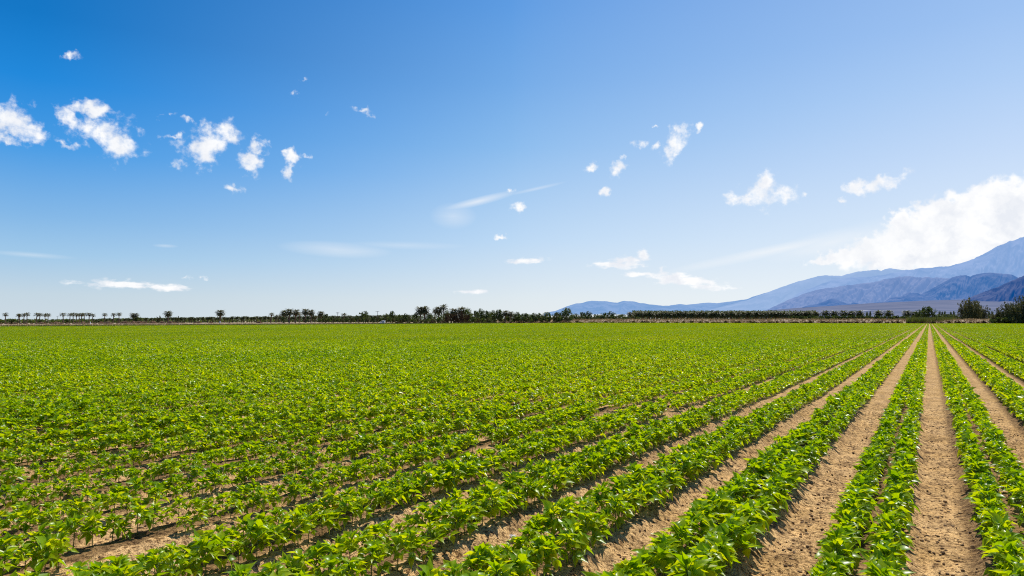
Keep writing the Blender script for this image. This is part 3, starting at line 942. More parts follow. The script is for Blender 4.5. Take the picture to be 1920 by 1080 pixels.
# hedge of low dark shrubs under the right palms
for k in range(46):
    px = 1480 + (1720 - 1480) * k / 45 + tr_.uniform(-1.5, 1.5)
    put_tree(S_MID[(0, 1, 1)[k % 3]], HT['mid'], px, 545 + tr_.uniform(-6, 6), 590.5 + tr_.uniform(-1.3, 1.3), 12, 3.6, 'low dark green shrub in the hedge beneath the spaced palms', 'bush', 'hedge_shrub', 'hedge shrubs beneath the spaced palms')
for k in range(40):
    px = 872 + (1195 - 872) * k / 39 + tr_.uniform(-2, 2)
    put_tree(S_MID[(0, 1, 3)[k % 3]], HT['mid'], px, 530 + tr_.uniform(-6, 6), 591 + tr_.uniform(-1.5, 1.5), 14, 3.6, 'low dark shrub filling the foot of the trees below the blue hill', 'bush', 'understorey_shrub', 'shrubs at the foot of the trees below the hill')
for k in range(34):
    px = 600 + (775 - 600) * k / 33 + tr_.uniform(-2, 2)
    put_tree(S_MID[(0, 1, 3)[k % 3]], HT['mid'], px, 500 + tr_.uniform(-10, 10), 594 + tr_.uniform(-1.5, 1.5), 10, 3.6, 'dark shrub at the foot of the grove around the utility poles', 'bush', 'grove_shrub', 'shrubs at the foot of the grove')
for k in range(14):
    px = 1745 + (1860 - 1745) * k / 13 + tr_.uniform(-2, 2)
    put_tree(S_MID[(0, 1, 3)[k % 3]], HT['mid'], px, 520 + tr_.uniform(-10, 10), 592 + tr_.uniform(-1.5, 1.5), 14, 3.6, 'dark shrub in the belt around the foot of the tall gum trees', 'bush', 'belt_shrub', 'shrubs around the gum trees')
for k in range(12):
    px = 1862 + (1945 - 1862) * k / 11 + tr_.uniform(-2, 2)
    put_tree(S_MID[(0, 1, 3)[k % 3]], HT['mid'], px, 362 + tr_.uniform(-6, 6), 594 - 6 * k / 11 + tr_.uniform(-2, 2), 15, 3.6, 'dark shrub hiding the trunks of the clump at the right edge', 'bush', 'clump_shrub', 'shrubs below the clump at the right edge')

# far green mass behind the left palms: reads as one belt of foliage
def belt(name, pxs, X, yt, mat, leaf, n, label):
    cr = MB()
    k = n
    px = RNG.uniform(pxs[0], pxs[1], k)
    top = np.interp(px, np.linspace(pxs[0], pxs[1], len(yt)), yt)
    out = []
    for q in range(k):
        dp = dl(px[q], X - RNG.uniform(0, 40))
        bump_ = (vnoise(px[q] * .35, 3.0, 5) - .5) * 2.4
        h = height_at(px[q], top[q] - bump_, dp) * RNG.uniform(.0, 1.0)
        x, y = at(px[q], dp)
        out.append((x, y, h))
    p = np.array(out)
    d1 = RNG.normal(size=(k, 3)); d1 /= np.linalg.norm(d1, axis=1)[:, None]
    d2 = np.cross(d1, RNG.normal(size=(k, 3))); d2 /= np.linalg.norm(d2, axis=1)[:, None]
    s = leaf * RNG.uniform(.6, 1.3, (k, 1))
    q = np.stack([p - d1 * s, p + d2 * s * .6, p + d1 * s, p - d2 * s * .6], 1).reshape(-1, 3)
    cr.add(q, None, np.arange(4 * k).reshape(-1, 4))
    o = link(name, cr.build(name, M[mat]))
    return tag(o, label, 'trees', kind='stuff')


belt('far_grove', (-160, 520), -560, [600, 600, 599.5, 599, 598.5, 597, 596, 595.5, 594.5], 'leaf_mid', .8, 15000, 'low far off green grove forming a dark band behind the left palms')
belt('grove_backdrop', (480, 1000), -640, [595, 594, 593, 592, 592, 590, 589, 588, 590], 'leaf_dark', .9, 15000, 'deep dark foliage mass behind the palms and trees in the centre')

# orchard depth behind the front rows
cr = MB()
k = 16000
p = []
for q in range(k):
    px = RNG.uniform(1185, 1530); dp = RNG.uniform(600, 660)
    x, y = at(px, dp); p.append((x, y, RNG.uniform(.05, 1) * (height_at(px, 582.5 + RNG.uniform(-.5, 1.5), dp))))
p = np.array(p)
d1 = RNG.normal(size=(k, 3)); d1 /= np.linalg.norm(d1, axis=1)[:, None]
d2 = np.cross(d1, RNG.normal(size=(k, 3))); d2 /= np.linalg.norm(d2, axis=1)[:, None]
s = .8 * RNG.uniform(.6, 1.3, (k, 1))
cr.add(np.stack([p - d1 * s, p + d2 * s * .5, p + d1 * s, p - d2 * s * .5], 1).reshape(-1, 3), None, np.arange(4 * k).reshape(-1, 4))
tag(link('orchard_interior', cr.build('orchard_interior', M['leaf_dark'])), 'dark interior foliage of the date orchard behind its front rows', 'orchard', kind='stuff')

# ------------------------------------------------------------------ dry bank, grass, scrub, piles
def bank_h(x, y):
    prof = np.clip(1 - np.abs((y - 478) / 13.0), 0, 1); prof = prof * prof * (3 - 2 * prof)
    ends = np.clip((x + 330) / 30, 0, 1) * np.clip((62 - x) / 20, 0, 1)
    return -0.12 + (2.5 + 0.8 * (fbm(x * .06, y * .06, 8, 3) - .5)) * prof * ends


me = grid_mesh('bank', np.arange(-335, 66, 2.5), np.arange(462, 496, 1.6), bank_h, M['dust'])
link('embankment', me)['kind'] = 'structure'


def grass(name, xy, zf, hmin, hmax, w, mat, label, cat='grass', blades=5):
    cr = MB()
    vs, k = [], 0
    for (x, y) in xy:
        z = zf(x, y)
        for b_ in range(blades):
            a_ = RNG.uniform(0, 6.28); h = RNG.uniform(hmin, hmax); r = RNG.uniform(.1, .5) * h
            ox, oy = RNG.normal(0, .25, 2)
            ca, sa = math.cos(a_), math.sin(a_)
            vs += [(x + ox - sa * w, y + oy + ca * w, z), (x + ox + sa * w, y + oy - ca * w, z), (x + ox + ca * r, y + oy + sa * r, z + h)]
            k += 1
    cr.add(np.array(vs), np.arange(3 * k).reshape(-1, 3))
    return tag(link(name, cr.build(name, M[mat])), label, cat, kind='stuff')


xy = [(RNG.uniform(-320, 58), RNG.uniform(463, 492)) for _ in range(9000)]
grass('dry_grass', xy, lambda x, y: float(bank_h(np.array(x), np.array(y))), .4, 1.2, .14, 'straw', 'straw coloured dry grass covering the bank behind the far field edge')
xy = [at(RNG.uniform(1700, 1790), RNG.uniform(400, 425)) for _ in range(1500)]
grass('reeds', xy, lambda x, y: -.1, 1.4, 4.4, .16, 'leaf_yel', 'olive green reeds growing where the crop rows meet the bank', 'reeds', 6)
xy = []
for _ in range(5200):
    y = RNG.uniform(-40, 330); xy.append((-206 - abs(RNG.normal(0, 4)), y))
grass('edge_weeds', xy, lambda x, y: -.1, .25, .95, .10, 'leaf_mid', 'low dark weeds lining the left edge of the field', 'weeds', 5)
xy = [(RNG.uniform(-330, -222), RNG.uniform(-60, 470)) for _ in range(6500)]
grass('stubble', xy, lambda x, y: -.1, .2, .7, .12, 'straw', 'sparse dry stubble on the bare ground beyond the left field edge', 'grass', 4)

for k in range(84):
    px = 742 + (1862 - 742) * (k + tr_.uniform(-.3, .3)) / 83
    d = ray(px, 601)
    dpY = (460 / d.y) * (d.x * FWD[0] + d.y * FWD[1])
    dpX = (-215 / d.x) * (d.x * FWD[0] + d.y * FWD[1]) if d.x < 0 else 1e9
    dp = min(dpY, dpX + 22) if px < 1858 else 455
    yt = 602.0 + tr_.uniform(-1.3, 1.4)
    put_tree(S_DRY[k % 4], HT['dry'], px, dp + tr_.uniform(0, 3), yt, tr_.uniform(10, 19), 4.0, 'dark brown dry bush in the line along the far field edge', 'bush', 'dry_bush', 'dry bushes along the far field edge', base=-.1)

# heaps of dead fronds and dirt below the left palms
def heap(rnd, n=420):
    mbx = MB()
    for k in range(n):
        a_ = rnd.uniform(0, 6.28); r = rnd.random() ** .6
        z = (1 - r * r) * rnd.uniform(.25, 1.0)
        p = Vector((r * math.cos(a_) * 1.3, r * math.sin(a_), z))
        d = Vector((rnd.gauss(0, 1), rnd.gauss(0, 1), rnd.gauss(0, .4))).normalized() * rnd.uniform(.15, .45)
        s = d.cross(Vector((rnd.gauss(0, 1), rnd.gauss(0, 1), rnd.gauss(0, 1)))).normalized() * .09
        mbx.add([p - d + s, p - d - s, p + d - s * .3, p + d + s * .3], None, [(0, 1, 2, 3)])
    v, f = ico()
    core = v * np.array([1.15, .9, .62]); core[:, 2] = np.maximum(core[:, 2], -.05)
    mbx.add(core, f)
    return mbx.build('brush_heap', M['brush'])


HEAPS = [heap(tr_) for _ in range(4)]
hp = [(3, 0), (12, 0), (22, 1), (30, 0), (39, 0), (48, 0), (60, 0), (69, 0), (78, 1), (86, 0), (97, 0), (106, 1), (115, 0), (126, 0), (139, 0), (147, 0), (156, 1), (165, 0), (178, 0), (190, 1), (203, 1), (220, 0), (234, 2), (240, 1), (250, 2), (260, 2), (267, 2), (272, 1), (287, 2), (304, 2), (320, 2), (327, 1), (334, 1), (343, 0), (367, 1), (372, 1), (396, 1), (430, 0), (486, 1)]
for k, (px, big) in enumerate(hp):
    X = -415 - tr_.uniform(0, 18)
    x, y = at(px, dl(px, X))
    h = (.75, 1.15, 1.7)[big] * tr_.uniform(.8, 1.15)
    o = link('brush_heap', HEAPS[k % 4], None, (x, y, -.15), tr_.uniform(0, 6.28), (h * tr_.uniform(1.0, 1.5), h * 1.1, h))
    tag(o, 'low heap of reddish dead palm fronds and soil below the left palms', 'brush heap', 'heaps of dead fronds below the left palms')

# ------------------------------------------------------------------ poles, posts, boxes, sheds
def utility_pole(px, depth, ytop, label, arms=2):
    x, y = at(px, depth); h = height_at(px, ytop, depth)
    e = empty('utility_pole', (x, y, 0), YAW + R(8))
    tag(e, label, 'utility pole')
    m1 = MB(); m1.tube([(0, 0, -.4), (0, 0, h * .5), (0, 0, h)], [.19, .17, .14], 8); link('pole', m1.build('pole', M['wood'], True), e)
    for k in range(arms):
        z = h - .35 - k * 1.1
        m2 = MB(); m2.box((0, -.2, z), (3.0 - k * .7, .14, .2)); arm = link('crossarm', m2.build('crossarm', M['wood']), e)
        for sx in (-1.25, -.55, .55, 1.25):
            sx *= (1 - k * .23)
            m3 = MB(); m3.tube([(sx, -.2, z + .1), (sx, -.2, z + .22), (sx, -.2, z + .3)], [.05, .08, .04], 6); link('insulator', m3.build('insulator', M['grey'], True), arm)
    return e


utility_pole(633, 620, 585.5, 'faint utility pole with two crossarms above the grove, left of the two poles')
utility_pole(707.5, 560, 583.5, 'dark utility pole with a crossarm in front of the grove, near the white box', 1)
utility_pole(107.5, 900, 592.5, 'thin distant pole in the gap between the palms at far left', 1)


def post(px, X, ytop, label, r=.12):
    dp = dl(px, X); x, y = at(px, dp); h = height_at(px, ytop, dp)
    e = empty('marker_post', (x, y, 0)); tag(e, label, 'post')
    m1 = MB(); m1.tube([(0, 0, -.3), (0, 0, h * .95)], [r, r], 8); link('shaft', m1.build('shaft', M['white'], True), e)
    m2 = MB(); m2.tube([(0, 0, h * .95), (0, 0, h * .97), (0, 0, h)], [r * 1.25, r * 1.25, r * .6], 8); link('cap', m2.build('cap', M['white'], True), e)


post(169.5, -300, 603, 'thin white post before the right end of the far left palm row', .10)
post(412.5, -420, 602.3, 'short thick white post at the foot of the lone tall palm', .28)

x, y = at(717, dl(717, -228)); e = empty('pump_box', (x, y, 0), YAW)
tag(e, 'small white box shed at the field edge below the right utility pole', 'pump box')
m1 = MB(); m1.box((0.5, 0, .85), (1.5, 1.3, 1.9)); link('cabinet', m1.build('cabinet', M['white']), e)
m1 = MB(); m1.box((0.5, 0, 1.85), (1.7, 1.5, .1)); link('roof', m1.build('roof', M['white']), e)
m1 = MB(); m1.box((0.5, -.67, .8), (.8, .04, 1.5)); link('door', m1.build('door', M['grey']), e)
m1 = MB(); m1.tube([(-.9, 0, -.1), (-.9, 0, .5), (-.9, 0, 1.0), (-.85, 0, 1.15)], [.42, .45, .42, .2], 12); link('tank', m1.build('tank', M['white'], True), e)

# ------------------------------------------------------------------ mountains
def interp_sil(pxs, prof):
    p = np.array(prof); return np.interp(pxs, p[:, 0], p[:, 1])


def mountain(name, prof, d_ridge, d_foot, yfoot, mat, gul=.25, gfreq=.05, slant=0.0, seed=1, rows=70, step=1.0, rough=.5):
    """a range built as terrain: a ridge line at d_ridge falling to its foot at d_foot, cut by gullies"""
    prof = sorted(prof)
    pxs = np.arange(prof[0][0], prof[-1][0] + step, step)
    ys = interp_sil(pxs, prof) + (fbm(pxs * .12, pxs * 0, seed, 4) - .5) * rough * 2
    zr = np.array([height_at(p, q, d_ridge) for p, q in zip(pxs, ys)])
    yf = np.interp(pxs, [p for p, _ in yfoot], [q for _, q in yfoot])
    zf = np.array([height_at(p, q, d_foot) for p, q in zip(pxs, yf)])
    zf = np.minimum(zf, zr * d_foot / d_ridge)
    tv = np.concatenate([[-.35, -.15], np.linspace(0, 1, rows) ** .9])
    V = []
    dirs = [at(p, 1.0) for p in pxs]
    dx = np.array([d[0] for d in dirs]); dy = np.array([d[1] for d in dirs])
    for t in tv:
        dep = d_ridge + (d_foot - d_ridge) * t
        if t < 0:
            z = zr * (1 + t * 1.2)
            dp = np.full_like(pxs, dep)
        else:
            warp = (fbm(pxs * .03, np.full_like(pxs, t * 2.0), seed + 50, 3) - .5) * 1.2
            g1 = ridged(pxs * gfreq + warp + slant * t, np.full_like(pxs, t * 1.1), seed + 9, 5, .55)
            env = math.sin(math.pi * min(1, t * .97 + .015)) ** .8
            base = (1 - t) ** 1.15
            z = zf + (zr - zf) * np.clip(base + (g1 - .78) * gul * env * 1.6, 0, 1.0)
            # stay below the sight line of the ridge
            lim = CAM_H + (zr - CAM_H) * dep / d_ridge
            z = np.minimum(z, lim - (zr - zf) * .004 * (t > 0))
            dp = np.full_like(pxs, dep)
        V.append(np.stack([dx * dp, dy * dp, z], -1))
    V = np.array(V)
    nr, nc = V.shape[:2]
    i_ = np.arange((nr - 1) * nc).reshape(nr - 1, nc)[:, :-1].ravel()
    f = np.stack([i_, i_ + nc, i_ + nc + 1, i_ + 1], -1)
    o = link(name, make_mesh(name, V.reshape(-1, 3), [f], mat, True))
    o['kind'] = 'structure'
    return o


ROCK_A, ROCK_B = (.07, .065, .07), (.31, .265, .25)


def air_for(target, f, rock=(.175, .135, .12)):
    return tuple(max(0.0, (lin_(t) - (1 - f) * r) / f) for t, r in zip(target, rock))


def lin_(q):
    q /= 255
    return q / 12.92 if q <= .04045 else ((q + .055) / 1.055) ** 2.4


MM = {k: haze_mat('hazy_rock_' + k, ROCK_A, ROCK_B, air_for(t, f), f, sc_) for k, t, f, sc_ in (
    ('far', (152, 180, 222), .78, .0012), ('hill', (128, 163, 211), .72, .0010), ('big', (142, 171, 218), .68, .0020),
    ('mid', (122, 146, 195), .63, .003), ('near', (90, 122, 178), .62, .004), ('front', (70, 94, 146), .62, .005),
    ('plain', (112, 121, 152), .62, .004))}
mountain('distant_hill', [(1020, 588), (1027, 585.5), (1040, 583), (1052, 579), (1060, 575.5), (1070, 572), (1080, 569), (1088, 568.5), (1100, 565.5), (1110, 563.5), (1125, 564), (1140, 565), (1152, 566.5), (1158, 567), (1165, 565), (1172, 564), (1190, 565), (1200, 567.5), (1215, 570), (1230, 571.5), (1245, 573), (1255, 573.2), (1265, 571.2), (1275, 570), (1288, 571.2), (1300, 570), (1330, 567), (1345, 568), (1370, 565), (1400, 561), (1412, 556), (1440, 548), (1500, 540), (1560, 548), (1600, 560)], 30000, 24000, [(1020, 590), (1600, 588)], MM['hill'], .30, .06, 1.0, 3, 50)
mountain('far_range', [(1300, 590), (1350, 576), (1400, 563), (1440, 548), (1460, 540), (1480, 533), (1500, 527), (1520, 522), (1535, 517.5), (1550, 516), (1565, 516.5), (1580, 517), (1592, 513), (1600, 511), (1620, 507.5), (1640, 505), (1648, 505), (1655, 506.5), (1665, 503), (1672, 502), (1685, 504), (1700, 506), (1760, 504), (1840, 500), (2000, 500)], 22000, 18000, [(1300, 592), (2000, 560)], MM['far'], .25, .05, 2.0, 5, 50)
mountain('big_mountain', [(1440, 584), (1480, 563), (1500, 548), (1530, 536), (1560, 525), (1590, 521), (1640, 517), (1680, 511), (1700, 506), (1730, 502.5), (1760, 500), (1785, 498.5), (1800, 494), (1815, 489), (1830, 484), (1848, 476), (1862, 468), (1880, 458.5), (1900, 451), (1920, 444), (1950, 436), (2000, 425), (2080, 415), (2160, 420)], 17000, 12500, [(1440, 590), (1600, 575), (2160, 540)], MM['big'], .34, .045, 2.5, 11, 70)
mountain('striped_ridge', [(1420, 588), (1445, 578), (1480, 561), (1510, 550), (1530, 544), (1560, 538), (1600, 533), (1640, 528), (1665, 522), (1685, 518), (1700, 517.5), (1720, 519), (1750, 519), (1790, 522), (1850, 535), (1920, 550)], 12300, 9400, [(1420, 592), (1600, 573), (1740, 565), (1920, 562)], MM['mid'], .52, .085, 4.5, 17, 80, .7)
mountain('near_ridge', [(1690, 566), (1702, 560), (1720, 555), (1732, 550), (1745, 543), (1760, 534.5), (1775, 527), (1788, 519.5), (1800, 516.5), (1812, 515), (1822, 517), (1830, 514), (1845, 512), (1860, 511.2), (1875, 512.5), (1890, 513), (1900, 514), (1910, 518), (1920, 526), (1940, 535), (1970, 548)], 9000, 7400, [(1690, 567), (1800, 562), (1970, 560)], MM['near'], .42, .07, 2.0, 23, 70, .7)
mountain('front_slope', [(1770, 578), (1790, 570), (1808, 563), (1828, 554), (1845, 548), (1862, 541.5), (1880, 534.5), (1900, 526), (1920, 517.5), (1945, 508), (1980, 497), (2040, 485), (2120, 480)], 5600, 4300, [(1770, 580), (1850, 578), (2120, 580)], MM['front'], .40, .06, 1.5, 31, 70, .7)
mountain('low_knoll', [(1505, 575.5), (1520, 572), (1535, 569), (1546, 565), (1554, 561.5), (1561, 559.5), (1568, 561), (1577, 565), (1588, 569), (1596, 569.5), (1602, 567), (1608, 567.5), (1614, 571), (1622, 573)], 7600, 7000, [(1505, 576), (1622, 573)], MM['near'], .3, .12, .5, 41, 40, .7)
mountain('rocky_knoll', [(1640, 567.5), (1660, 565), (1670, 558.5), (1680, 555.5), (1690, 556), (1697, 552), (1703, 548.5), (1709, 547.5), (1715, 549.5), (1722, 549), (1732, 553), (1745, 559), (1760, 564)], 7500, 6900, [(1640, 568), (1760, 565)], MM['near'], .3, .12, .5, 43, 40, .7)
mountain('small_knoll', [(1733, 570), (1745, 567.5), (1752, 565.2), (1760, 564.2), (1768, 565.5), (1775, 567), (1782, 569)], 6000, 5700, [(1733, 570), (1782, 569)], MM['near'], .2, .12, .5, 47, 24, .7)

# gently rising desert plain in front of the mountains
ppx = np.arange(1380, 2100, 4.0)
tops = np.interp(ppx, [1380, 1440, 1500, 1560, 1640, 1740, 1830, 2100], [588, 582, 577, 573.5, 568, 563.5, 561, 560])
V = []
for t in np.linspace(0, 1, 40):
    dep = 700 + 6400 * t ** 1.4
    yy_ = 602.5 + (tops - 602.5) * (t ** .35)
    row = []
    for p_, q_ in zip(ppx, yy_):
        x_, y_ = at(p_, dep); row.append((x_, y_, max(height_at(p_, q_, dep), -.3 if t > 0 else -.5)))
    V.append(row)
V = np.array(V); nr, nc = V.shape[:2]
i_ = np.arange((nr - 1) * nc).reshape(nr - 1, nc)[:, :-1].ravel()
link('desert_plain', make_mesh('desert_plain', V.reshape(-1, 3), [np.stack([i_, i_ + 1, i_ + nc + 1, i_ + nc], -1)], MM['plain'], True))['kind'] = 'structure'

# long pale sheds on the plain
def shed(px0, px1, depth, ybase, h, label):
    x0_, y0_ = at(px0, depth); x1_, y1_ = at(px1, depth)
    z = height_at((px0 + px1) / 2, ybase, depth)
    L_ = math.hypot(x1_ - x0_, y1_ - y0_); ang = math.atan2(y1_ - y0_, x1_ - x0_)
    e = empty('long_shed', ((x0_ + x1_) / 2, (y0_ + y1_) / 2, z), ang); tag(e, label, 'shed')
    m1 = MB(); m1.box((0, 0, h * .2), (L_, 9, h * 1.0)); link('wall', m1.build('wall', M['pale_roof']), e)
    m2 = MB(); n = 7
    for k in range(n):
        a_ = math.pi * k / (n - 1)
        m2.v.append(np.array([(-L_ / 2 - .2, -4.8 * math.cos(a_), h * .71 + h * .5 * math.sin(a_)), (L_ / 2 + .2, -4.8 * math.cos(a_), h * .71 + h * .5 * math.sin(a_))])); m2.n += 2
    m2.f4.append(np.array([(2 * k, 2 * k + 1, 2 * k + 3, 2 * k + 2) for k in range(n - 1)]))
    link('roof', m2.build('roof', M['pale_roof'], True), e)


shed(1612, 1690, 1500, 584.5, 2.2, 'long pale covered shed glimpsed behind the spaced palms, left of two')
shed(1694, 1872, 1500, 584.3, 2.4, 'long pale covered shed behind the gum trees, right of two')

# ------------------------------------------------------------------ sky, clouds, sun
SUN_AZ, SUN_EL = -3.0, 53.0          # azimuth from the row direction (+Y) towards +X
w = bpy.data.worlds.new('World'); sc.world = w; w.use_nodes = True
nt = w.node_tree; nt.nodes.clear(); L = nt.links.new
tc = N(nt, 'ShaderNodeTexCoord')
nrm = N(nt, 'ShaderNodeVectorMath', operation='NORMALIZE'); L(tc.outputs['Generated'], nrm.inputs[0])
sep = N(nt, 'ShaderNodeSeparateXYZ'); L(nrm.outputs[0], sep.inputs[0])


def math_(op, a=None, b=None, c=None, clamp=False):
    n = N(nt, 'ShaderNodeMath', operation=op); n.use_clamp = clamp
    for k, q in enumerate((a, b, c)):
        if q is None: continue
        if isinstance(q, (int, float)): n.inputs[k].default_value = q
        else: L(q, n.inputs[k])
    return n.outputs[0]


az = math_('MULTIPLY', math_('ARCTAN2', sep.outputs['X'], sep.outputs['Y']), 180 / math.pi)
el = math_('MULTIPLY', math_('ARCSINE', sep.outputs['Z']), 180 / math.pi)
comb = N(nt, 'ShaderNodeCombineXYZ'); L(az, comb.inputs[0]); L(el, comb.inputs[1])
AE = comb.outputs[0]

sky = N(nt, 'ShaderNodeTexSky', sky_type='NISHITA'); sky.sun_disc = False
sky.sun_elevation = R(SUN_EL); sky.sun_rotation = R(SUN_AZ)
sky.air_density = 1.0; sky.dust_density = 0.6; sky.ozone_density = 1.5


def lin(c): return tuple(((q / 255) / 12.92 if q / 255 <= .04045 else ((q / 255 + .055) / 1.055) ** 2.4) for q in c)


def eramp(stops):   # elevation in degrees over 0..60
    f = math_('DIVIDE', el, 60.0, clamp=True)
    return ramp(nt, f, [(e / 60, lin(c)) for e, c in stops])


cl_ = eramp([(0, (205, 219, 229)), (1.8, (196, 215, 228)), (4.6, (160, 201, 234)), (7.2, (131, 184, 232)), (12, (68, 156, 230)), (16.5, (22, 136, 220)), (20.6, (0, 118, 199)), (50, (0, 58, 135))])
cc_ = eramp([(0, (228, 236, 240)), (1.8, (222, 233, 240)), (6.7, (188, 217, 245)), (14.4, (138, 188, 238)), (19.3, (114, 171, 232)), (25.2, (92, 156, 227)), (55, (0, 78, 165))])
cr_ = eramp([(0, (241, 246, 250)), (2.0, (238, 245, 251)), (6.0, (222, 236, 251)), (11.8, (196, 219, 249)), (16.5, (174, 206, 246)), (20.6, (157, 194, 242)), (50, (45, 115, 205))])
dsun = math_('ABSOLUTE', math_('SUBTRACT', az, 16.0))
dsun = math_('MINIMUM', dsun, math_('SUBTRACT', 360.0, dsun))
mr1 = N(nt, 'ShaderNodeMapRange'); L(dsun, mr1.inputs[0]); mr1.inputs[1].default_value = 83; mr1.inputs[2].default_value = 47.4
mr2 = N(nt, 'ShaderNodeMapRange'); L(dsun, mr2.inputs[0]); mr2.inputs[1].default_value = 47.4; mr2.inputs[2].default_value = 11


def mixc(f, a, b, blend='MIX'):
    n = N(nt, 'ShaderNodeMix', data_type='RGBA', blend_type=blend)
    for s, q in (('Factor', f), ('A', a), ('B', b)):
        sock = [i_ for i_ in n.inputs if i_.name == s and (i_.type == ('VALUE' if s == 'Factor' else 'RGBA'))][0]
        if isinstance(q, (int, float)): sock.default_value = q
        elif isinstance(q, tuple): sock.default_value = (*q, 1)
        else: L(q, sock)
    return [o_ for o_ in n.outputs if o_.type == 'RGBA'][0]


grad = mixc(math_('POWER', mr2.outputs[0], .78), mixc(math_('POWER', mr1.outputs[0], 1.35), cl_, cc_), cr_)
# the physical sky, tinted towards the measured low gradient; overhead darkened to cut fill light
gs = N(nt, 'ShaderNodeVectorMath', operation='SCALE'); L(grad, gs.inputs[0]); gs.inputs['Scale'].default_value = 10.0
base = mixc(0.96, sky.outputs[0], gs.outputs[0])

# cumulus: blobs placed by azimuth and elevation, eaten into by noise
n1 = N(nt, 'ShaderNodeTexNoise'); n1.inputs['Scale'].default_value = 0.62; n1.inputs['Detail'].default_value = 8; n1.inputs['Roughness'].default_value = .6
L(AE, n1.inputs['Vector'])
n2 = N(nt, 'ShaderNodeTexNoise'); n2.inputs['Scale'].default_value = 1.6; n2.inputs['Detail'].default_value = 4
L(AE, n2.inputs['Vector'])
wv = N(nt, 'ShaderNodeVectorMath', operation='SUBTRACT'); L(n2.outputs['Color'], wv.inputs[0]); wv.inputs[1].default_value = (.5, .5, .5)
ws = N(nt, 'ShaderNodeVectorMath', operation='SCALE'); L(wv.outputs[0], ws.inputs[0]); ws.inputs['Scale'].default_value = 1.3
AEw = N(nt, 'ShaderNodeVectorMath', operation='ADD'); L(AE, AEw.inputs[0]); L(ws.outputs[0], AEw.inputs[1]); AEw = AEw.outputs[0]


def blob_field(blobs, vec, grow=1.0):
    acc = None
    for px, py, rx, ry, ang, amp in blobs:
        a0, e0 = azel(px, py)
        a1, _ = azel(px + 1, py); _, e1 = azel(px, py - 1)
        ka, ke = abs(a1 - a0), abs(e1 - e0)
        mp = N(nt, 'ShaderNodeMapping', vector_type='TEXTURE')
        mp.inputs['Location'].default_value = (a0, e0, 0); mp.inputs['Rotation'].default_value = (0, 0, R(ang))
        gw = grow if amp >= .8 else 1 + (grow - 1) * .25
        mp.inputs['Scale'].default_value = (rx * gw * ka, ry * gw * ke, 1)
        L(vec, mp.inputs['Vector'])
        ln = N(nt, 'ShaderNodeVectorMath', operation='LENGTH'); L(mp.outputs[0], ln.inputs[0])
        val = math_('MULTIPLY_ADD', ln.outputs['Value'], -amp, amp)
        acc = val if acc is None else math_('MAXIMUM', acc, val)
    return acc


CUM = [
    (22, 222, 38, 28, -20, 1), (55, 250, 44, 20, -25, 1), (15, 262, 28, 12, 0, .7), (120, 268, 34, 9, -20, .7),
    (150, 198, 38, 16, 10, .95), (128, 222, 20, 34, 25, .9), (185, 212, 28, 14, 10, .85), (210, 252, 52, 30, -10, 1), (232, 272, 32, 26, -35, 1), (170, 240, 24, 22, 0, .8),
    (405, 258, 42, 26, 20, 1), (372, 286, 40, 26, 25, 1), (355, 306, 34, 9, 5, .8), (325, 254, 24, 5, 5, .4),
    (482, 276, 22, 14, 20, 1), (470, 302, 20, 22, -15, 1),
    (548, 296, 18, 14, 20, .95), (540, 322, 10, 16, 0, .85), (572, 293, 12, 4, 0, .6),
    (133, 107, 20, 8, 15, .6), (682, 210, 20, 9, -15, .75), (552, 172, 8, 10, -20, .55), (572, 150, 9, 5, 0, .5), (615, 213, 6, 6, 0, .5),
    (435, 353, 20, 7, -10, .55), (295, 220, 14, 5, 0, .38), (325, 216, 8, 4, 0, .35), (352, 226, 9, 4, -20, .32),
    (382, 520, 9, 7, 0, .6), (350, 520, 12, 5, 0, .5),
    (980, 384, 17, 9, 15, .9), (957, 358, 6, 8, 0, .7), (937, 444, 14, 5, -8, .75),
    (1272, 262, 17, 34, -22, 1), (1278, 250, 18, 18, -22, 1), (1314, 238, 11, 7, 30, .72), (1268, 288, 14, 8, 0, .7), (1203, 266, 17, 11, 10, .7), (1231, 273, 8, 10, 0, .65), (1228, 238, 4, 4, 0, .6),
    (1160, 314, 11, 15, -25, .85), (1168, 298, 8, 6, 0, .6), (1108, 314, 16, 8, 15, .65), (1134, 361, 11, 9, 0, .75),
    (1435, 368, 42, 22, -5, 1), (1432, 345, 18, 18, 0, .9), (1400, 370, 32, 10, 0, .8), (1468, 376, 18, 14, 0, .7), (1509, 366, 9, 10, 0, .6),
    (1604, 352, 22, 13, 15, .9), (1655, 343, 40, 13, 12, 1), (1576, 377, 18, 9, 10, .7),
    (1242, 503, 8, 8, 0, .55),
]
FLAT = [(235, 534, 95, 10, -1, 1), (310, 538, 50, 8, 0, 1), (988, 488, 44, 7, 3, 1), (886, 547, 36, 5, 0, .8), (1160, 497, 55, 9, 3, 1), (1178, 489, 42, 12, 3, 1), (1204, 482, 14, 14, 0, .9),
    (1255, 520, 50, 11, 0, 1), (1290, 528, 75, 12, -3, 1), (1330, 538, 60, 7, -4, .9), (1196, 514, 34, 5, 0, .8)]
BANK = [
    # the bank of cumulus over the mountains
    (1830, 400, 150, 58, 12, 1.25), (1900, 390, 110, 60, 0, 1.3), (1740, 430, 120, 50, 18, 1.2), (1690, 412, 30, 22, 0, .9), (1650, 468, 90, 34, 14, .9), (1860, 450, 180, 60, 10, 1.3),
    (1600, 478, 95, 18, 9, .9), (1548, 488, 45, 10, 6, .8), (1790, 470, 150, 40, 10, 1.2), (1720, 482, 130, 28, 8, 1.0), (2000, 380, 130, 80, 0, 1.3), (1980, 440, 160, 60, 0, 1.3), (2100, 420, 120, 60, 0, 1.0),
]
fld = blob_field(CUM, AEw, 1.4)
fld = math_('MINIMUM', fld, .62)
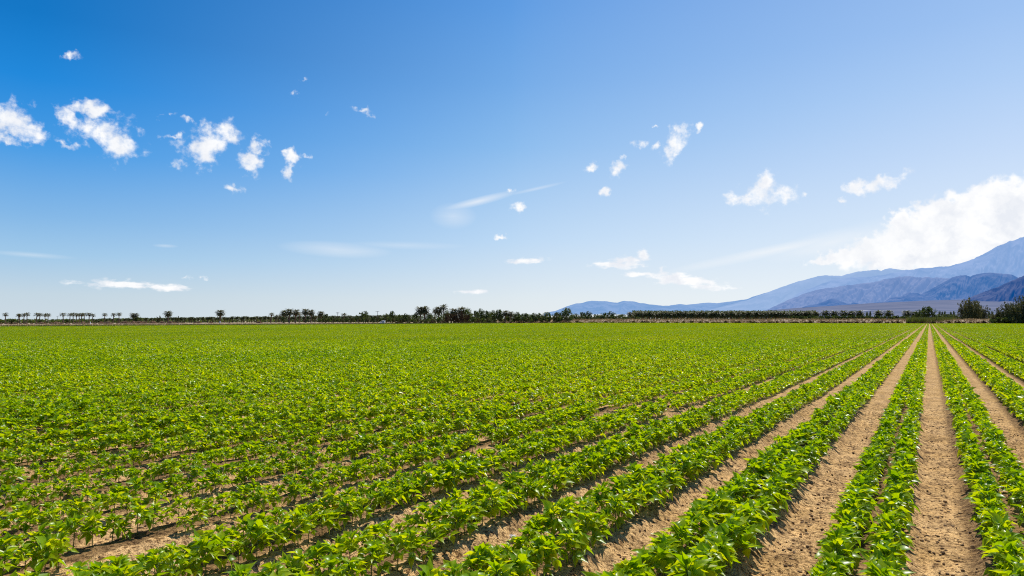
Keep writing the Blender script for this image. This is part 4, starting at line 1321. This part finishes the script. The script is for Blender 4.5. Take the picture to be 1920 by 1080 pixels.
dens = math_('MULTIPLY_ADD', math_('SUBTRACT', n1.outputs['Fac'], .5), 2.7, fld)
mr = N(nt, 'ShaderNodeMapRange', interpolation_type='SMOOTHSTEP'); L(dens, mr.inputs[0]); mr.inputs[1].default_value = .04; mr.inputs[2].default_value = .84
bfl = math_('MINIMUM', math_('MULTIPLY', blob_field(BANK, AEw, 1.08), 1.5), 1.0)
ff = math_('MINIMUM', blob_field(FLAT, AE, 1.15), .7)
mpf = N(nt, 'ShaderNodeMapping'); mpf.inputs['Scale'].default_value = (.9, 2.2, 1); L(AE, mpf.inputs['Vector'])
nf = N(nt, 'ShaderNodeTexNoise'); nf.inputs['Scale'].default_value = .9; nf.inputs['Detail'].default_value = 7; nf.inputs['Roughness'].default_value = .58; L(mpf.outputs[0], nf.inputs['Vector'])
fd = math_('MULTIPLY_ADD', math_('SUBTRACT', nf.outputs['Fac'], .5), 2.4, ff)
mrf = N(nt, 'ShaderNodeMapRange', interpolation_type='SMOOTHSTEP'); L(fd, mrf.inputs[0]); mrf.inputs[1].default_value = .08; mrf.inputs[2].default_value = .75
gtf = N(nt, 'ShaderNodeMapRange'); L(ff, gtf.inputs[0]); gtf.inputs[1].default_value = -.4; gtf.inputs[2].default_value = .1
flat_a = math_('MULTIPLY', mrf.outputs[0], gtf.outputs[0])
nb = N(nt, 'ShaderNodeTexNoise'); nb.inputs['Scale'].default_value = .8; nb.inputs['Detail'].default_value = 6; nb.inputs['Roughness'].default_value = .52; L(AE, nb.inputs['Vector'])
bd = math_('MULTIPLY_ADD', math_('SUBTRACT', nb.outputs['Fac'], .5), 1.7, bfl)
mrb = N(nt, 'ShaderNodeMapRange', interpolation_type='SMOOTHSTEP'); L(bd, mrb.inputs[0]); mrb.inputs[1].default_value = .06; mrb.inputs[2].default_value = .62
gate = N(nt, 'ShaderNodeMapRange'); L(fld, gate.inputs[0]); gate.inputs[1].default_value = -.5; gate.inputs[2].default_value = .0
calpha = math_('MAXIMUM', math_('MULTIPLY', mr.outputs[0], gate.outputs[0]), math_('MAXIMUM', mrb.outputs[0], flat_a))
n3 = N(nt, 'ShaderNodeTexNoise'); n3.inputs['Scale'].default_value = .5; n3.inputs['Detail'].default_value = 6
L(AEw, n3.inputs['Vector'])
ccol = ramp(nt, n3.outputs['Fac'], [(.34, (8.3, 8.6, 9.2)), (.5, (9.6, 9.7, 9.9)), (.62, (10.4, 10.4, 10.4))])
base2 = mixc(math_('MULTIPLY', calpha, .97), base, ccol)
# thin cirrus streaks
mpc = N(nt, 'ShaderNodeMapping'); mpc.inputs['Rotation'].default_value = (0, 0, R(-14)); mpc.inputs['Scale'].default_value = (.12, 1.1, 1)
L(AE, mpc.inputs['Vector'])
n4 = N(nt, 'ShaderNodeTexNoise'); n4.inputs['Scale'].default_value = 1.0; n4.inputs['Detail'].default_value = 6
L(mpc.outputs[0], n4.inputs['Vector'])
CIR = [(895, 378, 85, 9, 14, .6), (850, 405, 45, 26, 0, .35), (1005, 354, 60, 4, 12, .3), (630, 468, 110, 16, -2, .42), (760, 460, 120, 8, 0, .2),
       (1450, 470, 230, 12, 10.5, .6), (1560, 455, 150, 26, 11, .5), (1640, 450, 130, 40, 10, .5), (60, 478, 90, 6, -2, .22), (310, 461, 26, 4, 0, .3)]
cf = blob_field(CIR, AE)
cf = math_('MULTIPLY', math_('MAXIMUM', cf, 0.0), math_('MULTIPLY_ADD', n4.outputs['Fac'], 1.3, .35), clamp=True)
base3 = mixc(cf, base2, (9.3, 9.5, 9.7))
# low haze
bg = N(nt, 'ShaderNodeBackground'); bg.inputs['Strength'].default_value = 0.1
L(base3, bg.inputs['Color'])
wo = N(nt, 'ShaderNodeOutputWorld'); L(bg.outputs[0], wo.inputs[0])

sd = bpy.data.lights.new('sun', 'SUN'); sd.energy = 5.0; sd.angle = R(.55); sd.color = (1.0, .955, .88)
so = bpy.data.objects.new('sun', sd); C.objects.link(so)
sv = Vector((math.sin(R(SUN_AZ)) * math.cos(R(SUN_EL)), math.cos(R(SUN_AZ)) * math.cos(R(SUN_EL)), math.sin(R(SUN_EL))))
so.rotation_euler = sv.to_track_quat('Z', 'Y').to_euler()
so.location = sv * 200

sc.view_settings.view_transform = 'Standard'; sc.view_settings.look = 'None'
sc.view_settings.exposure = 0; sc.view_settings.gamma = 1
sc.render.engine = 'CYCLES'
sc.cycles.use_denoising = False
sc.cycles.filter_width = 1.1
w.cycles.sampling_method = 'NONE'
sc.cycles.max_bounces = 5; sc.cycles.transparent_max_bounces = 4
sc.cycles.use_adaptive_sampling = True
